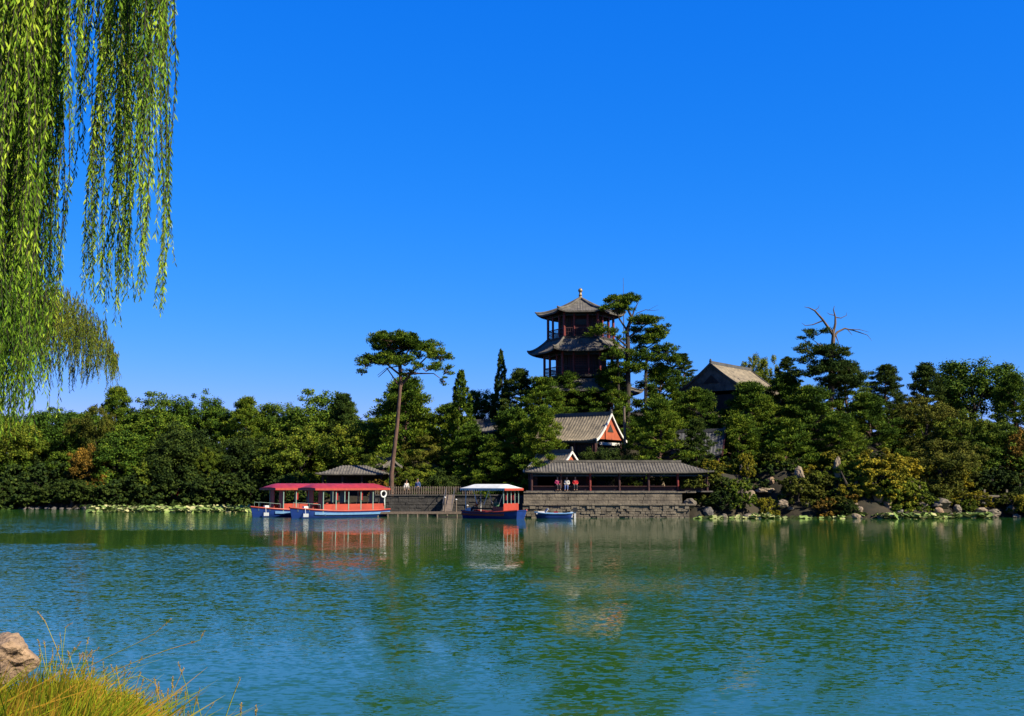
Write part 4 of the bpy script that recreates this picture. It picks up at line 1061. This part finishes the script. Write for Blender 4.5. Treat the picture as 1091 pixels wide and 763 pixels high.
# ------------------------------------------------------------------ jetty
je = empty('wooden_jetty', (P(482, 551, 104).x, 104.0, 0), 0, 'low wooden jetty on short piles running along the water between the boats', 'jetty')
jl = 160*mpp(104); q = MB()
n = 60
for i in range(n): q.box((-jl/2+jl*(i+.5)/n, 0, .42), (jl/n-.02, 1.5, .06))
q.build('deck', M['wood'], je)
for i in range(16):
    for y in (-.72,): MB().tube([(0, 0, -1.2), (0, 0, .39)], .08, 7).build('post', M['wood'], je, (-jl/2+.2+(jl-.4)*i/15, y, 0))
q = MB(); q.box((0, -.77, .33), (jl, .06, .12)); q.build('fascia', M['wood'], je)
for px, h_ in ((474, 1.3), (486, 1.1), (498, .55)):
    c = P(px, 540, 103.6); e_ = empty('mooring_post', (c.x, 103.6, .455), 0, {474: 'tallest pale mooring post on the jetty', 486: 'pale mooring post standing in the middle of three on the jetty', 498: 'shortest mooring post on the jetty nearest the white awning boat'}[px], 'mooring post')
    MB().tube([(0, 0, 0), (0, 0, h_)], [.07, .06], 8).build('shaft', M['wood'], e_); MB().lathe([(.09, 0), (.1, .05), (.04, .1)], (0, 0, h_), 8).build('cap', M['boatwhite'], e_)
gp = empty('gangway', (P(478, 545, 107).x, 107.2, .46), R(0), 'sloping boarding plank with handrails in shade between jetty and embankment', 'gangway')
q = MB(); q.box((0, 0, .75), (.9, 5.6, .07), rx=R(15)); q.build('plank', M['wood'], gp)
q = MB(); [q.box((s*.42, 0, 1.5), (.04, 5.6, .05), rx=R(15)) for s in (-1, 1)]; [q.box((s*.42, y, 1.1+y*.26), (.04, .04, .8)) for s in (-1, 1) for y in (-2.4, -.8, .8, 2.4)]; q.build('handrail', M['metal'], gp)

# ------------------------------------------------------------------ rocks of the right shore
random.seed(21)
RK = [
 (797, 528, 15, 15, 101.2, 'rock', 'rounded pale yellow rock beside the lime green shrub'),
 (815, 523, 22, 9, 101.4, 'rock', 'flat pale slab rock above the waterline right of the lime green shrub'),
 (838, 526, 15, 6, 101.0, 'stone', 'thin flat grey slab jutting out right of the pale slab'),
 (834, 537, 12, 8, 100.6, 'rock', 'slanting pale brown rock under the flat grey slab'),
 (822, 513, 9, 9, 103.0, 'rockwarm', 'orange tinted boulder standing above the pale slab'),
 (852, 507, 13, 18, 104.2, 'rock', 'tallest pale jagged rock under the pines'),
 (843, 495, 10, 12, 105.5, 'stone', 'grey upright rock behind the tallest pale one'),
 (790, 500, 7, 14, 105.5, 'stone', 'slim upright stone among the shaded shrubs'),
 (775, 496, 9, 16, 106.0, 'rock', 'yellowish upright rock beside the gallery end'),
 (771, 551, 12, 7, 99.4, 'stone', 'low grey boulder at the waterline right of the terrace'),
 (748, 553, 10, 4, 99.3, 'stonedark', 'small dark stone in the water below the feathery shrub'),
 (893, 500, 9, 24, 105, 'rock', 'tall narrow pale rock left of the big willow bush'),
 (935, 527, 12, 20, 101.4, 'rockwarm', 'reddish brown rock showing beneath the big willow bush'),
 (946, 537, 10, 10, 100.6, 'rockwarm', 'small orange brown rock at the water under the willow bush'),
 (980, 519, 14, 12, 102.2, 'stone', 'grey boulder left of the small bright bush'),
 (1002, 537, 24, 12, 100.8, 'stone', 'broad grey boulder right of the small bright bush'),
 (1000, 545, 12, 8, 100.0, 'rockwarm', 'warm brown stone at the foot of the broad grey boulder'),
 (1020, 542, 10, 8, 100.6, 'stone', 'grey stone in the dark gap before the stone platform'),
 (1060, 546, 16, 8, 101.3, 'stone', 'pale stone at the foot of the dark platform'),
 (1078, 543, 14, 9, 101.6, 'stone', 'pale stone near the right edge at the foot of the platform'),
 (1045, 545, 14, 8, 101.3, 'rock', 'tan stone left of the pale ones at the platform foot'),
 (705, 520, 10, 24, 107.5, 'rock', 'sunlit yellowish garden rock seen through the gallery'),
 (695, 518, 6, 28, 107.8, 'rock', 'slim sunlit standing rock seen through the gallery left of the broad one'),
 (735, 537, 14, 12, 101, 'stone', 'grey boulder against the right corner of the stone terrace'),
 (756, 545, 12, 10, 100.3, 'stonedark', 'dark boulder below the feathery shrub'),
]
for i, (px, py, w_, h_, Y, mt_, lb) in enumerate(RK):
    Y = hit(px, py+h_*.35) if Y > 100.9 and px > 735 else Y
    c = P(px, py, Y); s = mpp(Y)*.55; me = rock(w_*s, w_*s*.9, h_*s, 30+i, 3, .6); me.materials.append(M[mt_])
    o_ = link('rock', me, None, (c.x, Y, c.z), random.uniform(0, 6)); tag(o_, lb, 'rock')
for i in range(28):
    px = random.uniform(735, 1095); c = P(px, 550, 100); Y = shore(c.x)-.5+random.uniform(-.3, 2.6); x = (px-545.5)/F*Y; s = random.uniform(.2, .55)
    me = rock(s*1.2, s, s*.75, 80+i, 2, .6); me.materials.append(M[['stone', 'rock', 'stonedark'][i % 3]])
    o_ = link('rock', me, None, (x, Y, max(.02, gz(x, Y))+.05), random.uniform(0, 6)); tag(o_, 'small rough shore rock among the shrubs of the right bank', 'rock', 'small rocks along the right shore')
for i in range(40):
    x = -62+i*.95+random.uniform(-.3, .3); Y = shore(x)-.2+random.uniform(-.2, .3); s = random.uniform(.25, .5)
    me = rock(s*1.3, s, s*.6, 180+i, 2, .6); me.materials.append(M['stonedark'])
    o_ = link('rock', me, None, (x, Y, .1), random.uniform(0, 6)); tag(o_, 'dark stone edging the water under the left shore trees', 'rock', 'stones edging the left shore')

# ------------------------------------------------------------------ people
def skinmesh(name, pts, edges, mat_, parent, root=0, lv=1):
    me = bpy.data.meshes.new(name); me.from_pydata([p_[:3] for p_ in pts], edges, []); me.materials.append(mat_)
    o_ = link(name, me, parent); o_.modifiers.new('skin', 'SKIN')
    for i, p_ in enumerate(pts):
        me.skin_vertices[0].data[i].radius = (p_[3], p_[4] if len(p_) > 4 else p_[3])
    me.skin_vertices[0].data[root].use_root = True
    s_ = o_.modifiers.new('sub', 'SUBSURF'); s_.levels = lv; s_.render_levels = lv
    for p_ in me.polygons: p_.use_smooth = True
    return o_
def person(label, loc, rz, top, legs, sit=False, vest=None):
    e = empty('person', loc, rz, label, 'person')
    hp = .92 if not sit else .10          # pelvis height; facing -y
    sh = hp+.50
    B = [(0, 0, hp, .12, .10), (0, 0, hp+.22, .11, .09), (0, 0, hp+.42, .14, .09), (0, 0, sh+.08, .05), (0, -.01, sh+.17, .075, .085), (0, -.01, sh+.28, .085, .095), (0, -.01, sh+.37, .05)]
    Eg = [(0, 1), (1, 2), (2, 3), (3, 4), (4, 5), (5, 6)]
    def addp(q, frm): B.append(q); Eg.append((frm, len(B)-1)); return len(B)-1
    arm = []; leg = []
    for s in (-1, 1):
        a = addp((s*.17, 0, sh-.03, .055), 2); b_ = addp((s*.23, .03, sh-.30, .042), a); 
        wpos = (s*.22, -.05, sh-.54) if not sit else (s*.14, -.27, sh-.36)
        c = addp((*wpos, .03), b_); d = addp((wpos[0], wpos[1]-.03, wpos[2]-.07, .032, .016), c); arm.append((a, b_, c))
        for k in range(4):
            f1 = addp((wpos[0]+(k-1.5)*.018, wpos[1]-.04, wpos[2]-.12+.008*abs(k-1.5), .008), d); addp((wpos[0]+(k-1.5)*.018, wpos[1]-.055, wpos[2]-.155+.01*abs(k-1.5), .007), f1)
        addp((wpos[0]-s*.04, wpos[1]-.06, wpos[2]-.08, .009), d)
        h1 = addp((s*.09, 0, hp-.06, .085), 0)
        if not sit: kn = addp((s*.10, -.02, .48, .055), h1); an = addp((s*.10, .02, .09, .038), kn); ft = addp((s*.11, -.13, .03, .032), an)
        else: kn = addp((s*.12, -.42, hp+.02, .058), h1); an = addp((s*.12, -.44, hp-.38, .038), kn); ft = addp((s*.12, -.57, hp-.43, .032), an)
        leg.append((h1, kn, an))
    skinmesh('body', B, Eg, M['skin'], e)
    g_ = .022
    tp = [B[i][:3]+tuple(r_+g_ for r_ in B[i][3:]) for i in (0, 1, 2)]+[(0, 0, sh+.02, .07)]; te_ = [(0, 1), (1, 2), (2, 3)]
    for a, b_, c in arm:
        i0 = len(tp); tp += [B[a][:3]+(B[a][3]+g_,), B[b_][:3]+(B[b_][3]+g_,), B[c][:3]+(B[c][3]+g_*.8,)]; te_ += [(2, i0), (i0, i0+1), (i0+1, i0+2)]
    skinmesh('jacket', tp, te_, M['c_'+top], e)
    lp_ = [(0, 0, hp+.02, .14, .12)]; le_ = []
    for h1, kn, an in leg:
        i0 = len(lp_); lp_ += [B[h1][:3]+(B[h1][3]+.012,), B[kn][:3]+(B[kn][3]+.015,), B[an][:3]+(B[an][3]+.02,)]; le_ += [(0, i0), (i0, i0+1), (i0+1, i0+2)]
    skinmesh('trousers', lp_, le_, M['c_'+legs], e)
    hr = MB(); hr.lathe([(.098, 0), (.108, .05), (.10, .10), (.07, .145), (.02, .165)], (0, .022, sh+.26), 12); hr.build('hair', M['hair'], e)
    fc = MB(); [fc.lathe([(.004, -.01), (.012, 0), (.004, .01)], (s*.035, -.108, sh+.27), 6) for s in (-1, 1)]; fc.build('eyes', M['hair'], e)
    ns = MB(); ns.box((0, -.115, sh+.235), (.025, .04, .05), taper=.4); ns.build('nose', M['skin'], e)
    return e
a = wbt.matrix_basis @ Vector((-1.9, -.35, .90))
person('person in an orange jacket sitting under the white awning of the small boat', (a.x, a.y, .84), R(-41)-R(60), 'orange', 'dark', True)
a = wbt.matrix_basis @ Vector((.5, -.35, .90))
person('person in green sitting behind the cabin front of the white awning boat', (a.x, a.y, .84), R(-20), 'green', 'dark', True)
person('person in a bright red jacket sitting on the gallery bench beside a red column', (P(613, 520, 102.2).x, 102.25, zf+.47), R(0), 'red', 'dark', True)
person('person in a dark magenta top sitting on the shaded gallery bench', (P(594, 520, 102.2).x, 102.25, zf+.47), R(15), 'magenta', 'dark', True)
person('person in white sitting on the gallery bench left of the one in red', (P(604, 520, 102.2).x, 102.25, zf+.44), R(-10), 'pale', 'blue', True)
def stand(px, Y, lb, t_, l_, rz=0):
    c = P(px, 530, Y); person(lb, (c.x, Y, max(gz(c.x, Y), 0)), rz, t_, l_)
stand(190, 133.4, 'person in red walking in the shade on the left shore behind the lotus bed', 'red', 'dark', 1.2)
stand(41, 133.6, 'person in a pale shirt standing on the left shore under the willow tips', 'pale', 'dark', .4)
stand(46, 133.9, 'person in blue standing right beside the pale shirted one on the left shore', 'blue', 'dark', -.5)
stand(110, 133.5, 'person in a pale top alone beside the left end of the lotus bed', 'pale', 'dark', .6)
stand(433, 111.6, 'person in a pale top behind the pickets close to the umbrella pine', 'pale', 'dark', .3)
stand(445, 111.8, 'person in blue behind the pickets farther right of the umbrella pine', 'blue', 'dark', -.3)

# ------------------------------------------------------------------ light, sky, camera
EL, AZ = R(38), R(58)             # sun behind the camera, to its right (AZ from -Y towards +X)
sv = Vector((math.sin(AZ)*math.cos(EL), -math.cos(AZ)*math.cos(EL), math.sin(EL)))
sd = bpy.data.lights.new('sun', 'SUN'); sd.energy = 5.0; sd.angle = R(.5); sd.color = (1, .90, .72)
so = bpy.data.objects.new('sun', sd); C.objects.link(so); so.rotation_euler = sv.to_track_quat('Z', 'Y').to_euler(); so.location = (30, -30, 60)
wd = bpy.data.worlds.new('World'); sc.world = wd; wd.use_nodes = True; nt = wd.node_tree
bg = nt.nodes['Background']; sky = N(nt, 'ShaderNodeTexSky', sky_type='NISHITA'); sky.sun_disc = False
sky.sun_elevation = EL; sky.sun_rotation = math.atan2(sv.x, sv.y); sky.altitude = 900; sky.air_density = 1.0; sky.dust_density = .15; sky.ozone_density = 3.5
hs = N(nt, 'ShaderNodeHueSaturation'); hs.inputs['Saturation'].default_value = 1.3; nt.links.new(sky.outputs[0], hs.inputs['Color'])
mu = N(nt, 'ShaderNodeMix', data_type='RGBA', blend_type='MULTIPLY'); mu.inputs[0].default_value = 1; mu.inputs[7].default_value = (.867, .755, 1.245, 1)
nt.links.new(hs.outputs[0], mu.inputs[6]); KD = .05*3.03
sr = N(nt, 'ShaderNodeSeparateColor'); nt.links.new(mu.outputs[2], sr.inputs[0]); cb = N(nt, 'ShaderNodeCombineColor')
for i, (a_, p_) in enumerate(((.684, 1.39), (.624, .62), (1.03, .35))):      # grade of the clear polarised sky
    q1 = mth('MULTIPLY', sr.outputs[i], KD); q2 = mth('POWER', q1, p_); q3 = mth('MULTIPLY', q2, a_/KD); nt.links.new(q3, cb.inputs[i])
nt.links.new(cb.outputs[0], bg.inputs[0]); bg.inputs[1].default_value = .05
cam = bpy.data.cameras.new('camera'); co = bpy.data.objects.new('camera', cam); C.objects.link(co)
co.location = (0, 0, CAMH); co.rotation_euler = (R(90)+PITCH, 0, 0)
cam.sensor_width = 36; cam.lens = F/1091*36; cam.clip_end = 8000; cam.clip_start = .1
sc.camera = co
sc.render.engine = 'CYCLES'
v = sc.view_settings; v.view_transform = 'Standard'; v.look = 'None'; v.exposure = 1.6; v.gamma = 1; v.use_curve_mapping = False
